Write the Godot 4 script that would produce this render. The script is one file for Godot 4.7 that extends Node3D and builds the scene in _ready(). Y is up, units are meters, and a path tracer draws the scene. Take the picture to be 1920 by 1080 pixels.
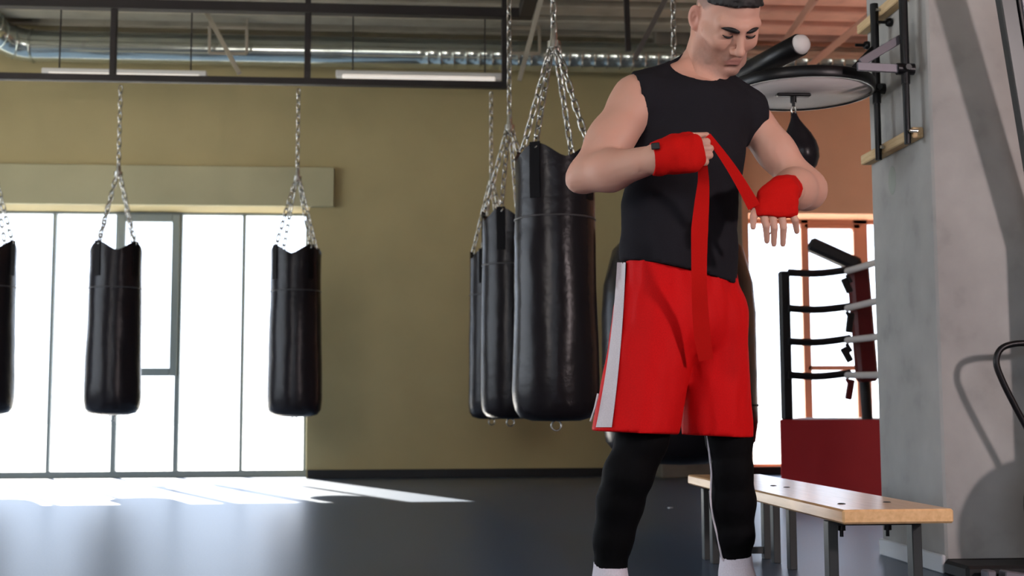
extends Node3D

# ---------------------------------------------------------------- camera model
const F := 2383.0
const EYE := Vector3(0, 0.55, 0)
var cam_basis: Basis
var M := {}
var names := {}


func V(px: float, py: float, z: float) -> Vector3:   # the point of the picture that stands z metres into the room
	var d: Vector3 = cam_basis * Vector3((px - 960.0) / F, (540.0 - py) / F, -1.0)
	return EYE + d * (z / -d.z)


func VX(px: float, py: float, x: float) -> Vector3:  # the same, on an upright plane across the room
	var d: Vector3 = cam_basis * Vector3((px - 960.0) / F, (540.0 - py) / F, -1.0)
	return EYE + d * (x / d.x)


func VY(px: float, py: float, y: float) -> Vector3:  # the same, on a level plane
	var d: Vector3 = cam_basis * Vector3((px - 960.0) / F, (540.0 - py) / F, -1.0)
	return EYE + d * ((y - EYE.y) / d.y)


# ---------------------------------------------------------------- naming
func numbered(called: String) -> String:
	var n: int = names.get(called, 0)
	names[called] = n + 1
	return called if n == 0 else "%s_%03d" % [called, n]


func tag(o: Node, label: String, category: String, group := "") -> Node:
	o.set_meta("label", label)
	o.set_meta("category", category)
	if group:
		o.set_meta("group", group)
	return o


func thing(called: String, label: String, category: String, at := Vector3.ZERO, group := "") -> Node3D:
	var o := Node3D.new()
	o.name = numbered(called)
	add_child(o)
	o.position = at
	tag(o, label, category, group)
	return o


func put(called: String, m: Mesh, material: Material, parent: Node = null, at := Transform3D.IDENTITY) -> MeshInstance3D:
	var o := MeshInstance3D.new()
	o.name = numbered(called) if parent == null else called
	o.mesh = m
	o.material_override = material
	o.cast_shadow = GeometryInstance3D.SHADOW_CASTING_SETTING_ON
	(self if parent == null else parent).add_child(o, true)
	o.transform = at
	return o


func part(called: String, st: SurfaceTool, material: Material, parent: Node) -> MeshInstance3D:
	# shapes are drawn in world metres; the part keeps the thing's own origin
	var off := Vector3.ZERO
	var p := parent
	while p is Node3D and p != self:
		off += p.position
		p = p.get_parent()
	var turn := Transform3D(parent.transform.basis if parent != self else Basis(), Vector3.ZERO).affine_inverse()
	return put(called, done(st), material, parent, turn * Transform3D(Basis(), -off))


func struct(called: String, st: SurfaceTool, material: Material) -> MeshInstance3D:
	var o := put(called, done(st), material)
	o.set_meta("kind", "structure")
	return o


# ---------------------------------------------------------------- shapes
func start() -> SurfaceTool:
	var st := SurfaceTool.new()
	st.begin(Mesh.PRIMITIVE_TRIANGLES)
	return st


func done(st: SurfaceTool) -> ArrayMesh:
	st.generate_normals()
	return st.commit()


func quad(st: SurfaceTool, a: Vector3, b: Vector3, c: Vector3, d: Vector3) -> void:
	for p in [a, b, c, a, c, d]:
		st.add_vertex(p)


func slab(st: SurfaceTool, lo: Vector3, hi: Vector3, bevel := 0.0) -> void:
	block(st, Transform3D(Basis(), (lo + hi) / 2), hi - lo, bevel)


func block(st: SurfaceTool, at: Transform3D, size: Vector3, bevel := 0.0) -> void:
	st.set_smooth_group(-1)
	var e := size.abs() / 2
	var b := minf(bevel, minf(e.x, minf(e.y, e.z)) * 0.9)
	if b <= 0.0:
		var c := []
		for i in 8:
			c.append(at * Vector3(e.x * (1 if i & 1 else -1), e.y * (1 if i & 2 else -1), e.z * (1 if i & 4 else -1)))
		for f in [[0, 4, 6, 2], [1, 3, 7, 5], [0, 1, 5, 4], [2, 6, 7, 3], [0, 2, 3, 1], [4, 5, 7, 6]]:
			quad(st, c[f[3]], c[f[2]], c[f[1]], c[f[0]])
		return
	# bevelled: each of the 24 face corners, joined by faces, edge strips and corner triangles
	var pt := func(axis: int, sx: int, sy: int, sz: int) -> Vector3:
		var v := Vector3(sx * (e.x - b), sy * (e.y - b), sz * (e.z - b))
		v[axis] = [sx, sy, sz][axis] * e[axis]
		return at * v
	var faced := func(a: Vector3, b2: Vector3, c2: Vector3, d2: Vector3) -> void:
		var nrm := (b2 - a).cross(c2 - a)
		if nrm.dot((a + b2 + c2 + d2) / 4 - at.origin) > 0:
			quad(st, d2, c2, b2, a)
		else:
			quad(st, a, b2, c2, d2)
	for axis in 3:
		var u := (axis + 1) % 3
		var w := (axis + 2) % 3
		for s in [-1, 1]:
			var g := func(su: int, sw: int) -> Vector3:
				var q := [0, 0, 0]
				q[axis] = s
				q[u] = su
				q[w] = sw
				return pt.call(axis, q[0], q[1], q[2])
			faced.call(g.call(-1, -1), g.call(1, -1), g.call(1, 1), g.call(-1, 1))
		for su in [-1, 1]:
			for sw in [-1, 1]:
				var h := func(face: int, sa: int) -> Vector3:
					var q := [0, 0, 0]
					q[axis] = sa
					q[u] = su
					q[w] = sw
					return pt.call(face, q[0], q[1], q[2])
				faced.call(h.call(u, -1), h.call(u, 1), h.call(w, 1), h.call(w, -1))
	for i in 8:
		var sx := 1 if i & 1 else -1
		var sy := 1 if i & 2 else -1
		var sz := 1 if i & 4 else -1
		var a: Vector3 = pt.call(0, sx, sy, sz)
		var b3: Vector3 = pt.call(1, sx, sy, sz)
		var c3: Vector3 = pt.call(2, sx, sy, sz)
		if (b3 - a).cross(c3 - a).dot(a - at.origin) > 0:
			for p in [c3, b3, a]:
				st.add_vertex(p)
		else:
			for p in [a, b3, c3]:
				st.add_vertex(p)


func bar(st: SurfaceTool, a: Vector3, b: Vector3, w: float, t: float, up := Vector3.UP, bevel := 0.002) -> void:   # a straight bar of w (across up) by t
	var y := (b - a).normalized()
	var x := up.cross(y)
	if x.length() < 0.01:
		x = Vector3.RIGHT.cross(y)
	x = x.normalized()
	block(st, Transform3D(Basis(x, y, x.cross(y)), (a + b) / 2), Vector3(w, (b - a).length(), t), bevel)


func tube(st: SurfaceTool, pts: Array, r: Variant, sides := 10, closed := false, caps := true) -> void:
	st.set_smooth_group(0)
	var n := pts.size()
	var rings := []
	var x := Vector3.ZERO
	for i in n:
		var p0: Vector3 = pts[(i - 1 + n) % n] if closed or i > 0 else pts[i]
		var p1: Vector3 = pts[(i + 1) % n] if closed or i < n - 1 else pts[i]
		var t := (p1 - p0).normalized()
		if i == 0:
			x = t.cross(Vector3.UP if absf(t.y) < 0.9 else Vector3.RIGHT).normalized()
		else:
			x = (x - t * x.dot(t)).normalized()
		var y := t.cross(x)
		var rr: float = r[i] if r is Array else r
		var ring := []
		for k in sides:
			var a := TAU * k / sides
			ring.append(pts[i] + (x * cos(a) + y * sin(a)) * rr)
		rings.append(ring)
	for i in (n if closed else n - 1):
		var j := (i + 1) % n
		for k in sides:
			var l := (k + 1) % sides
			quad(st, rings[i][k], rings[i][l], rings[j][l], rings[j][k])
	if caps and not closed:
		st.set_smooth_group(-1)
		for k in range(1, sides - 1):
			for p in [rings[0][0], rings[0][k + 1], rings[0][k], rings[n - 1][0], rings[n - 1][k], rings[n - 1][k + 1]]:
				st.add_vertex(p)


func lathe(st: SurfaceTool, profile: Array, at: Transform3D, segs := 24) -> void:   # profile of Vector2(radius, height), from below
	st.set_smooth_group(0)
	for i in profile.size() - 1:
		var p: Vector2 = profile[i]
		var q: Vector2 = profile[i + 1]
		for k in segs:
			var a := TAU * k / segs
			var b := TAU * (k + 1) / segs
			quad(st, at * Vector3(p.x * cos(a), p.y, p.x * sin(a)), at * Vector3(p.x * cos(b), p.y, p.x * sin(b)), at * Vector3(q.x * cos(b), q.y, q.x * sin(b)), at * Vector3(q.x * cos(a), q.y, q.x * sin(a)))


func along(a: Vector3, b: Vector3) -> Transform3D:   # y runs from a to b
	var y := (b - a).normalized()
	var x := y.cross(Vector3.UP if absf(y.y) < 0.9 else Vector3.RIGHT).normalized()
	return Transform3D(Basis(x, y, x.cross(y)), a)


func curve(ctrl: Array, n: int) -> Array:   # Catmull-Rom through the points
	var c := Curve3D.new()
	for i in ctrl.size():
		var a: Vector3 = ctrl[maxi(i - 1, 0)]
		var b: Vector3 = ctrl[mini(i + 1, ctrl.size() - 1)]
		c.add_point(ctrl[i], (a - b) / 6, (b - a) / 6)
	var out := []
	for i in n + 1:
		out.append(c.sample(int(minf(float(i) * (ctrl.size() - 1) / n, ctrl.size() - 1.001)), fmod(float(i) * (ctrl.size() - 1) / n, 1.0)) if i < n else ctrl[-1])
	return out


func ribbon(st: SurfaceTool, pts: Array, widths: Array, side: Vector3, thick: float) -> void:
	st.set_smooth_group(0)
	var rows := []
	for i in pts.size():
		var t: Vector3 = (pts[mini(i + 1, pts.size() - 1)] - pts[maxi(i - 1, 0)]).normalized()
		var s := (side - t * side.dot(t)).normalized()
		var n := s.cross(t) * thick / 2
		var w: float = widths[i] / 2
		rows.append([pts[i] - s * w - n, pts[i] - s * w + n, pts[i] + s * w + n, pts[i] + s * w - n])
	for i in rows.size() - 1:
		for k in 4:
			var l := (k + 1) % 4
			st.set_smooth_group(k)
			quad(st, rows[i][k], rows[i][l], rows[i + 1][l], rows[i + 1][k])
	st.set_smooth_group(-1)
	quad(st, rows[0][3], rows[0][2], rows[0][1], rows[0][0])
	quad(st, rows[-1][0], rows[-1][1], rows[-1][2], rows[-1][3])


# ---------------------------------------------------------------- materials
func noise_tex(freq: float, ramp: Array, seed_no: int, size := 512, octaves := 4, kind := FastNoiseLite.TYPE_SIMPLEX_SMOOTH) -> NoiseTexture2D:
	var n := FastNoiseLite.new()
	n.noise_type = kind
	n.frequency = freq
	n.fractal_octaves = octaves
	n.seed = seed_no
	var t := NoiseTexture2D.new()
	t.width = size
	t.height = size
	t.seamless = true
	t.noise = n
	var g := Gradient.new()
	g.offsets = PackedFloat32Array(range(ramp.size()).map(func(i): return float(i) / (ramp.size() - 1)))
	g.colors = PackedColorArray(ramp)
	t.color_ramp = g
	return t


func mat(c: Color, rough: float, metal := 0.0) -> StandardMaterial3D:
	var m := StandardMaterial3D.new()
	m.albedo_color = c
	m.roughness = rough
	m.metallic = metal
	return m


func grained(c: Color, rough: float, tex: Texture2D, scale: float, bump: Texture2D = null, bump_cm := 0.0, bump_metal := 0.0) -> StandardMaterial3D:
	var m := mat(c, rough, bump_metal)
	m.albedo_texture = tex
	m.uv1_triplanar = true
	m.uv1_world_triplanar = true
	m.uv1_scale = Vector3.ONE * scale
	if bump:
		m.heightmap_enabled = true
		m.heightmap_texture = bump
		m.heightmap_scale = bump_cm
	return m


func g(v: float) -> Color:
	return Color(v, v, v)


func make_materials() -> void:
	var soft := noise_tex(0.008, [g(0.955), g(0.98), g(1.0)], 3)
	var concrete_tex := noise_tex(0.012, [g(0.84), g(0.93), g(0.96), g(1.0)], 7, 512, 6)
	var bumps := noise_tex(0.03, [g(0.2), g(0.8)], 11, 512, 5)
	var speck := noise_tex(0.25, [g(0.72), g(0.9), g(1.0)], 5, 512, 3)
	M.floor = grained(Color(0.255, 0.325, 0.41), 0.35, speck, 0.7)
	M.wall_olive = grained(Color(0.69, 0.63, 0.455), 0.85, soft, 0.35, bumps, 0.03)
	M.lintel = grained(Color(0.70, 0.67, 0.53), 0.85, soft, 0.35)
	M.wall_orange = grained(Color(0.93, 0.73, 0.60), 0.85, soft, 0.35, bumps, 0.03)
	M.wall_plain = grained(Color(0.72, 0.68, 0.62), 0.9, soft, 0.35)
	M.concrete = grained(Color(0.67, 0.665, 0.65), 0.9, concrete_tex, 0.6, bumps, 0.15)
	M.filler = mat(Color(0.60, 0.62, 0.585), 0.8)
	M.concrete_dark = grained(Color(0.47, 0.44, 0.39), 0.9, concrete_tex, 0.6, bumps, 0.15)
	M.ceiling = grained(Color(0.66, 0.63, 0.56), 0.9, concrete_tex, 0.5)
	M.ceiling_red_bounce = grained(Color(0.92, 0.71, 0.63), 0.9, concrete_tex, 0.5)  # red bounce light from ring and orange wall, painted into the ceiling colour
	M.black_base = mat(Color(0.05, 0.05, 0.055), 0.6)
	M.white_base = mat(Color(0.80, 0.81, 0.82), 0.45)
	M.frame_grey = mat(Color(0.52, 0.55, 0.54), 0.5, 0.2)
	M.frame_wood = mat(Color(0.70, 0.50, 0.42), 0.55)
	M.glass = mat(Color(0.9, 0.95, 0.95, 0.06), 0.02)
	M.glass.transparency = BaseMaterial3D.TRANSPARENCY_ALPHA
	M.paving = grained(Color(0.80, 0.79, 0.76), 0.9, concrete_tex, 0.3)
	M.beam = mat(Color(0.17, 0.15, 0.145), 0.55, 0.3)
	M.brace_dark = mat(Color(0.32, 0.28, 0.25), 0.6)
	M.galv = grained(Color(0.80, 0.82, 0.78), 0.17, soft, 0.8, null, 0.0, 0.85)
	M.pale_rod = mat(Color(0.62, 0.58, 0.51), 0.55)
	M.chrome = mat(Color(0.74, 0.74, 0.72), 0.24, 1.0)
	M.lamp_body = mat(Color(0.86, 0.85, 0.83), 0.5)
	M.lamp_glow = mat(Color(0.95, 0.93, 0.90), 0.5)
	M.lamp_glow.emission_enabled = true
	M.lamp_glow.emission = Color(1.0, 0.95, 0.90)
	M.lamp_glow.emission_energy_multiplier = 0.5
	M.leather = mat(Color(0.11, 0.10, 0.112), 0.27)
	M.leather.metallic_specular = 0.28
	M.leather.heightmap_enabled = true
	M.leather.heightmap_texture = noise_tex(0.02, [g(0.3), g(0.7)], 9, 512, 4)
	M.leather.heightmap_scale = 0.25
	M.leather.uv1_triplanar = true
	M.leather.uv1_scale = Vector3.ONE * 1.6
	M.bag_trim = mat(Color(0.24, 0.235, 0.24), 0.5)
	M.strap = mat(Color(0.065, 0.06, 0.068), 0.6)
	M.strap.metallic_specular = 0.2
	M.black_metal = mat(Color(0.055, 0.055, 0.065), 0.38, 0.4)
	M.grey_metal = mat(Color(0.48, 0.47, 0.50), 0.42, 0.5)
	M.steel_dark = mat(Color(0.27, 0.28, 0.28), 0.4, 0.6)
	M.board_white = grained(Color(0.80, 0.77, 0.76), 0.5, soft, 1.2)
	var grain := noise_tex(0.02, [Color(0.90, 0.84, 0.76), Color(0.96, 0.92, 0.86), Color(1, 0.97, 0.93)], 31, 512, 4)
	M.wood = grained(Color(0.93, 0.78, 0.60), 0.32, grain, 1.0)
	M.wood.uv1_scale = Vector3(5, 5, 0.4)
	M.wood.clearcoat_enabled = true
	M.wood.clearcoat = 0.7
	M.wood.clearcoat_roughness = 0.25
	M.batten = grained(Color(0.82, 0.74, 0.60), 0.7, grain, 1.0)
	M.batten.uv1_scale = Vector3(9, 9, 0.8)
	M.ring_red = grained(Color(0.74, 0.09, 0.12), 0.55, soft, 0.5)
	M.pad_red = mat(Color(0.40, 0.07, 0.10), 0.45)
	M.rope_dark = mat(Color(0.09, 0.09, 0.11), 0.5)
	M.rope_white = mat(Color(0.82, 0.80, 0.79), 0.6)
	M.canvas = mat(Color(0.62, 0.62, 0.62), 0.8)
	M.skin = mat(Color(1, 1, 1), 0.52)
	M.skin.vertex_color_use_as_albedo = true
	M.skin.metallic_specular = 0.4
	var weave := noise_tex(0.3, [g(0.86), g(1.0)], 41, 256, 2)
	M.shirt = grained(Color(0.145, 0.142, 0.16), 0.85, weave, 3.0)
	M.shorts = grained(Color(0.85, 0.08, 0.09), 0.6, weave, 3.0)
	M.stripe = grained(Color(0.86, 0.83, 0.85), 0.6, weave, 3.0)
	M.leggings = grained(Color(0.045, 0.043, 0.05), 0.7, weave, 3.0)
	M.sock = grained(Color(0.86, 0.84, 0.88), 0.9, weave, 3.0)
	M.wrap = grained(Color(0.81, 0.095, 0.08), 0.8, weave, 4.0)
	for c in [M.shirt, M.leggings, M.shorts, M.wrap, M.stripe]:
		c.metallic_specular = 0.18
	M.hair = mat(Color(0.055, 0.04, 0.042), 0.6)
	M.shoe = mat(Color(0.8, 0.8, 0.82), 0.6)
	M.rubber = mat(Color(0.06, 0.06, 0.065), 0.55)
	M.paper = mat(Color(0.8, 0.8, 0.8), 0.8)


# ---------------------------------------------------------------- distance fields meshed as surface nets
class Field:
	var lo: Vector3
	var h: float
	var nx: int
	var ny: int
	var nz: int
	var d: PackedFloat32Array

	func _init(a: Vector3, b: Vector3, cell: float) -> void:
		lo = a
		h = cell
		nx = int(ceil((b.x - a.x) / h)) + 1
		ny = int(ceil((b.y - a.y) / h)) + 1
		nz = int(ceil((b.z - a.z) / h)) + 1
		d.resize(nx * ny * nz)
		d.fill(9.0)

	func span(a: float, b: float, l: float, n: int) -> Vector2i:
		return Vector2i(clampi(int(floor((a - l) / h)), 0, n - 1), clampi(int(ceil((b - l) / h)), 0, n - 1))

	func mix_in(i: int, v: float, k: float, sub: bool) -> void:
		if sub:
			v = -v
			var m := maxf(k - absf(d[i] - v), 0.0)
			d[i] = maxf(d[i], v) + (m * m * 0.25 / k if k > 0.0 else 0.0)
		else:
			var m := maxf(k - absf(d[i] - v), 0.0)
			d[i] = minf(d[i], v) - (m * m * 0.25 / k if k > 0.0 else 0.0)

	# a tapered capsule; across direction w it is q times as wide
	func cone(a: Vector3, b: Vector3, ra: float, rb: float, k := 0.0, w := Vector3.ZERO, q := 1.0, sub := false) -> void:
		var r := maxf(ra, rb) * maxf(q, 1.0) + k + 3.0 * h
		var sx := span(minf(a.x, b.x) - r, maxf(a.x, b.x) + r, lo.x, nx)
		var sy := span(minf(a.y, b.y) - r, maxf(a.y, b.y) + r, lo.y, ny)
		var sz := span(minf(a.z, b.z) - r, maxf(a.z, b.z) + r, lo.z, nz)
		var ba := b - a
		var bb := maxf(ba.length_squared(), 1e-9)
		var shrink := 1.0 / q - 1.0
		for iz in range(sz.x, sz.y + 1):
			for iy in range(sy.x, sy.y + 1):
				var row := (iz * ny + iy) * nx
				for ix in range(sx.x, sx.y + 1):
					var p := lo + Vector3(ix, iy, iz) * h - a
					var t := clampf(p.dot(ba) / bb, 0.0, 1.0)
					var v := p - ba * t
					if q != 1.0:
						v += w * (v.dot(w) * shrink)
					mix_in(row + ix, v.length() - lerpf(ra, rb, t), k, sub)

	func ball(c: Vector3, b: Basis, r: Vector3, k := 0.0, sub := false) -> void:
		var e := maxf(r.x, maxf(r.y, r.z)) + k + 3.0 * h
		var sx := span(c.x - e, c.x + e, lo.x, nx)
		var sy := span(c.y - e, c.y + e, lo.y, ny)
		var sz := span(c.z - e, c.z + e, lo.z, nz)
		var inv := b.transposed()
		for iz in range(sz.x, sz.y + 1):
			for iy in range(sy.x, sy.y + 1):
				var row := (iz * ny + iy) * nx
				for ix in range(sx.x, sx.y + 1):
					var p := inv * (lo + Vector3(ix, iy, iz) * h - c)
					var k0 := (p / r).length()
					var k1 := maxf((p / (r * r)).length(), 1e-6)
					mix_in(row + ix, k0 * (k0 - 1.0) / k1, k, sub)

	func plane(n: Vector3, at: Vector3) -> void:   # cuts away what lies on n's side
		var i := 0
		for iz in nz:
			for iy in ny:
				for ix in nx:
					if d[i] < 0.1:
						d[i] = maxf(d[i], n.dot(lo + Vector3(ix, iy, iz) * h - at))
					i += 1

	func ripple(noise: FastNoiseLite, amp: float, stretch: Vector3) -> void:
		var i := 0
		for iz in nz:
			for iy in ny:
				for ix in nx:
					if absf(d[i]) < 0.03:
						d[i] += amp * noise.get_noise_3dv((lo + Vector3(ix, iy, iz) * h) * stretch)
					i += 1

	func swell(v: float) -> void:
		for i in d.size():
			d[i] -= v

	func join(f: Field) -> void:
		for i in d.size():
			d[i] = minf(d[i], f.d[i])

	func keep(f: Field) -> void:   # intersection
		for i in d.size():
			d[i] = maxf(d[i], f.d[i])

	func at(p: Vector3) -> float:
		var q := (p - lo) / h
		var x := clampi(int(q.x), 0, nx - 2)
		var y := clampi(int(q.y), 0, ny - 2)
		var z := clampi(int(q.z), 0, nz - 2)
		var f := q - Vector3(x, y, z)
		var i := (z * ny + y) * nx + x
		var j := i + nx * ny
		var a := lerpf(lerpf(d[i], d[i + 1], f.x), lerpf(d[i + nx], d[i + nx + 1], f.x), f.y)
		var b := lerpf(lerpf(d[j], d[j + 1], f.x), lerpf(d[j + nx], d[j + nx + 1], f.x), f.y)
		return lerpf(a, b, f.z)

	func copy() -> Field:
		var f := Field.new(lo, lo + Vector3(h, h, h), h)
		f.nx = nx
		f.ny = ny
		f.nz = nz
		f.d = d.duplicate()
		return f

	func nets(paint = null) -> ArrayMesh:
		var ids := PackedInt32Array()
		ids.resize(d.size())
		ids.fill(-1)
		var verts := PackedVector3Array()
		var lim := 2.0 * h
		var dy := nx
		var dz := nx * ny
		var corner := [0, 1, dy, dy + 1, dz, dz + 1, dz + dy, dz + dy + 1]
		var edges := [[0, 1], [2, 3], [4, 5], [6, 7], [0, 2], [1, 3], [4, 6], [5, 7], [0, 4], [1, 5], [2, 6], [3, 7]]
		var live := PackedInt32Array()
		for iz in nz - 1:
			for iy in ny - 1:
				var row := (iz * ny + iy) * nx
				for ix in nx - 1:
					var i := row + ix
					var v0 := d[i]
					if v0 > lim or v0 < -lim:
						continue
					var inside := 0
					for c in 8:
						if d[i + corner[c]] < 0.0:
							inside += 1
					if inside == 0 or inside == 8:
						continue
					var sum := Vector3.ZERO
					var n := 0
					for e in edges:
						var a: float = d[i + corner[e[0]]]
						var b: float = d[i + corner[e[1]]]
						if (a < 0.0) != (b < 0.0):
							var t := a / (a - b)
							var pa := Vector3(e[0] & 1, (e[0] >> 1) & 1, e[0] >> 2)
							var pb := Vector3(e[1] & 1, (e[1] >> 1) & 1, e[1] >> 2)
							sum += pa.lerp(pb, t)
							n += 1
					ids[i] = verts.size()
					live.append(i)
					verts.append(lo + (Vector3(ix, iy, iz) + sum / n) * h)
		var idx := PackedInt32Array()
		for i in live:
			var a := d[i] < 0.0
			# edges that start at this corner along x, y, z
			for ax in 3:
				var step: int = [1, dy, dz][ax]
				if (d[i + step] < 0.0) == a:
					continue
				var u: int = [dy, dz, 1][ax]
				var w: int = [dz, 1, dy][ax]
				if i - u - w < 0:
					continue
				var q0 := ids[i - u - w]
				var q1 := ids[i - w]
				var q2 := ids[i]
				var q3 := ids[i - u]
				if q0 < 0 or q1 < 0 or q2 < 0 or q3 < 0:
					continue
				if a:
					idx.append_array([q0, q2, q1, q0, q3, q2])
				else:
					idx.append_array([q0, q1, q2, q0, q2, q3])
		var normals := PackedVector3Array()
		normals.resize(verts.size())
		for t in range(0, idx.size(), 3):
			var nn := (verts[idx[t + 2]] - verts[idx[t]]).cross(verts[idx[t + 1]] - verts[idx[t]])
			for k in 3:
				normals[idx[t + k]] += nn
		for i in normals.size():
			normals[i] = normals[i].normalized()
		var arrays := []
		arrays.resize(Mesh.ARRAY_MAX)
		arrays[Mesh.ARRAY_VERTEX] = verts
		arrays[Mesh.ARRAY_NORMAL] = normals
		arrays[Mesh.ARRAY_INDEX] = idx
		if paint != null:
			var cols := PackedColorArray()
			cols.resize(verts.size())
			for i in verts.size():
				cols[i] = paint.call(verts[i])
			arrays[Mesh.ARRAY_COLOR] = cols
		var m := ArrayMesh.new()
		m.add_surface_from_arrays(Mesh.PRIMITIVE_TRIANGLES, arrays)
		return m


# ---------------------------------------------------------------- the scene
func _ready() -> void:
	cam_basis = Basis.from_euler(Vector3(atan(229.0 / F), -atan(200.0 / F * 0.9954), -0.0034))
	var cam := Camera3D.new()
	cam.name = "camera"
	add_child(cam)
	cam.transform = Transform3D(cam_basis, EYE)
	cam.keep_aspect = Camera3D.KEEP_HEIGHT
	cam.fov = rad_to_deg(2.0 * atan(540.0 / F))
	cam.near = 0.05
	cam.far = 200.0
	cam.current = true
	var lens := CameraAttributesPhysical.new()
	lens.frustum_focal_length = 12.0 * F / 540.0
	lens.frustum_focus_distance = 3.4
	lens.frustum_near = 0.05
	lens.frustum_far = 200.0
	lens.exposure_aperture = 6.0
	cam.attributes = lens

	var env := Environment.new()
	env.background_mode = Environment.BG_SKY
	var sky := Sky.new()
	var air := ProceduralSkyMaterial.new()
	air.sky_top_color = Color(0.70, 0.80, 0.95)
	air.sky_horizon_color = Color(0.93, 0.96, 1.0)
	air.ground_horizon_color = Color(0.93, 0.95, 0.97)
	air.ground_bottom_color = Color(0.80, 0.80, 0.78)
	air.sun_angle_max = 0.0
	air.energy_multiplier = 1.0
	sky.sky_material = air
	env.sky = sky
	env.background_energy_multiplier = 4.5
	env.tonemap_mode = Environment.TONE_MAPPER_LINEAR
	env.tonemap_exposure = 1.0
	env.sdfgi_enabled = true
	env.ssao_enabled = true
	env.ssil_enabled = true
	var world := WorldEnvironment.new()
	world.name = "environment"
	world.environment = env
	add_child(world)

	var sun := DirectionalLight3D.new()
	sun.name = "sun"
	add_child(sun)
	sun.look_at_from_position(Vector3.ZERO, Vector3(0.439, -0.687, 1.0))
	sun.light_color = Color(1.0, 0.97, 0.92)
	sun.light_energy = 13.0
	sun.light_angular_distance = 0.6
	sun.shadow_enabled = true

	# daylight of the long row of windows in the left wall, and of the window in the rear wall
	daylight("left_window_daylight", Vector3(-5.45, 1.75, -6.3), Vector3(1, -0.05, 0), Vector2(4.4, 2.1), 1.25, Color(0.95, 0.98, 1.0))
	daylight("rear_window_daylight", Vector3(-1.0, 1.9, 3.88), Vector3(0, -0.05, -1), Vector2(5.0, 2.0), 0.22, Color(1.0, 0.97, 0.95))

	make_materials()
	build_room()
	build_windows()
	build_ceiling_things()
	build_pier_things()
	build_ring()
	build_bags()
	build_bench()
	build_machine()
	build_lamp()
	build_person()


func daylight(called: String, at: Vector3, to: Vector3, size: Vector2, energy: float, c: Color) -> void:
	var l := AreaLight3D.new()
	l.name = called
	add_child(l)
	l.look_at_from_position(at, at + to)
	l.area_size = size
	l.area_normalize_energy = false
	l.light_energy = energy
	l.light_color = c
	l.area_range = 30.0
	l.shadow_enabled = true


const BACK := 10.57      # depth of the back wall
const GLASS := 10.95     # depth of its glass
const ROOF := 3.64
var win_l: float         # right jamb of the left window
var win_top: float
var win2_l: float
var win2_r: float


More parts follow.
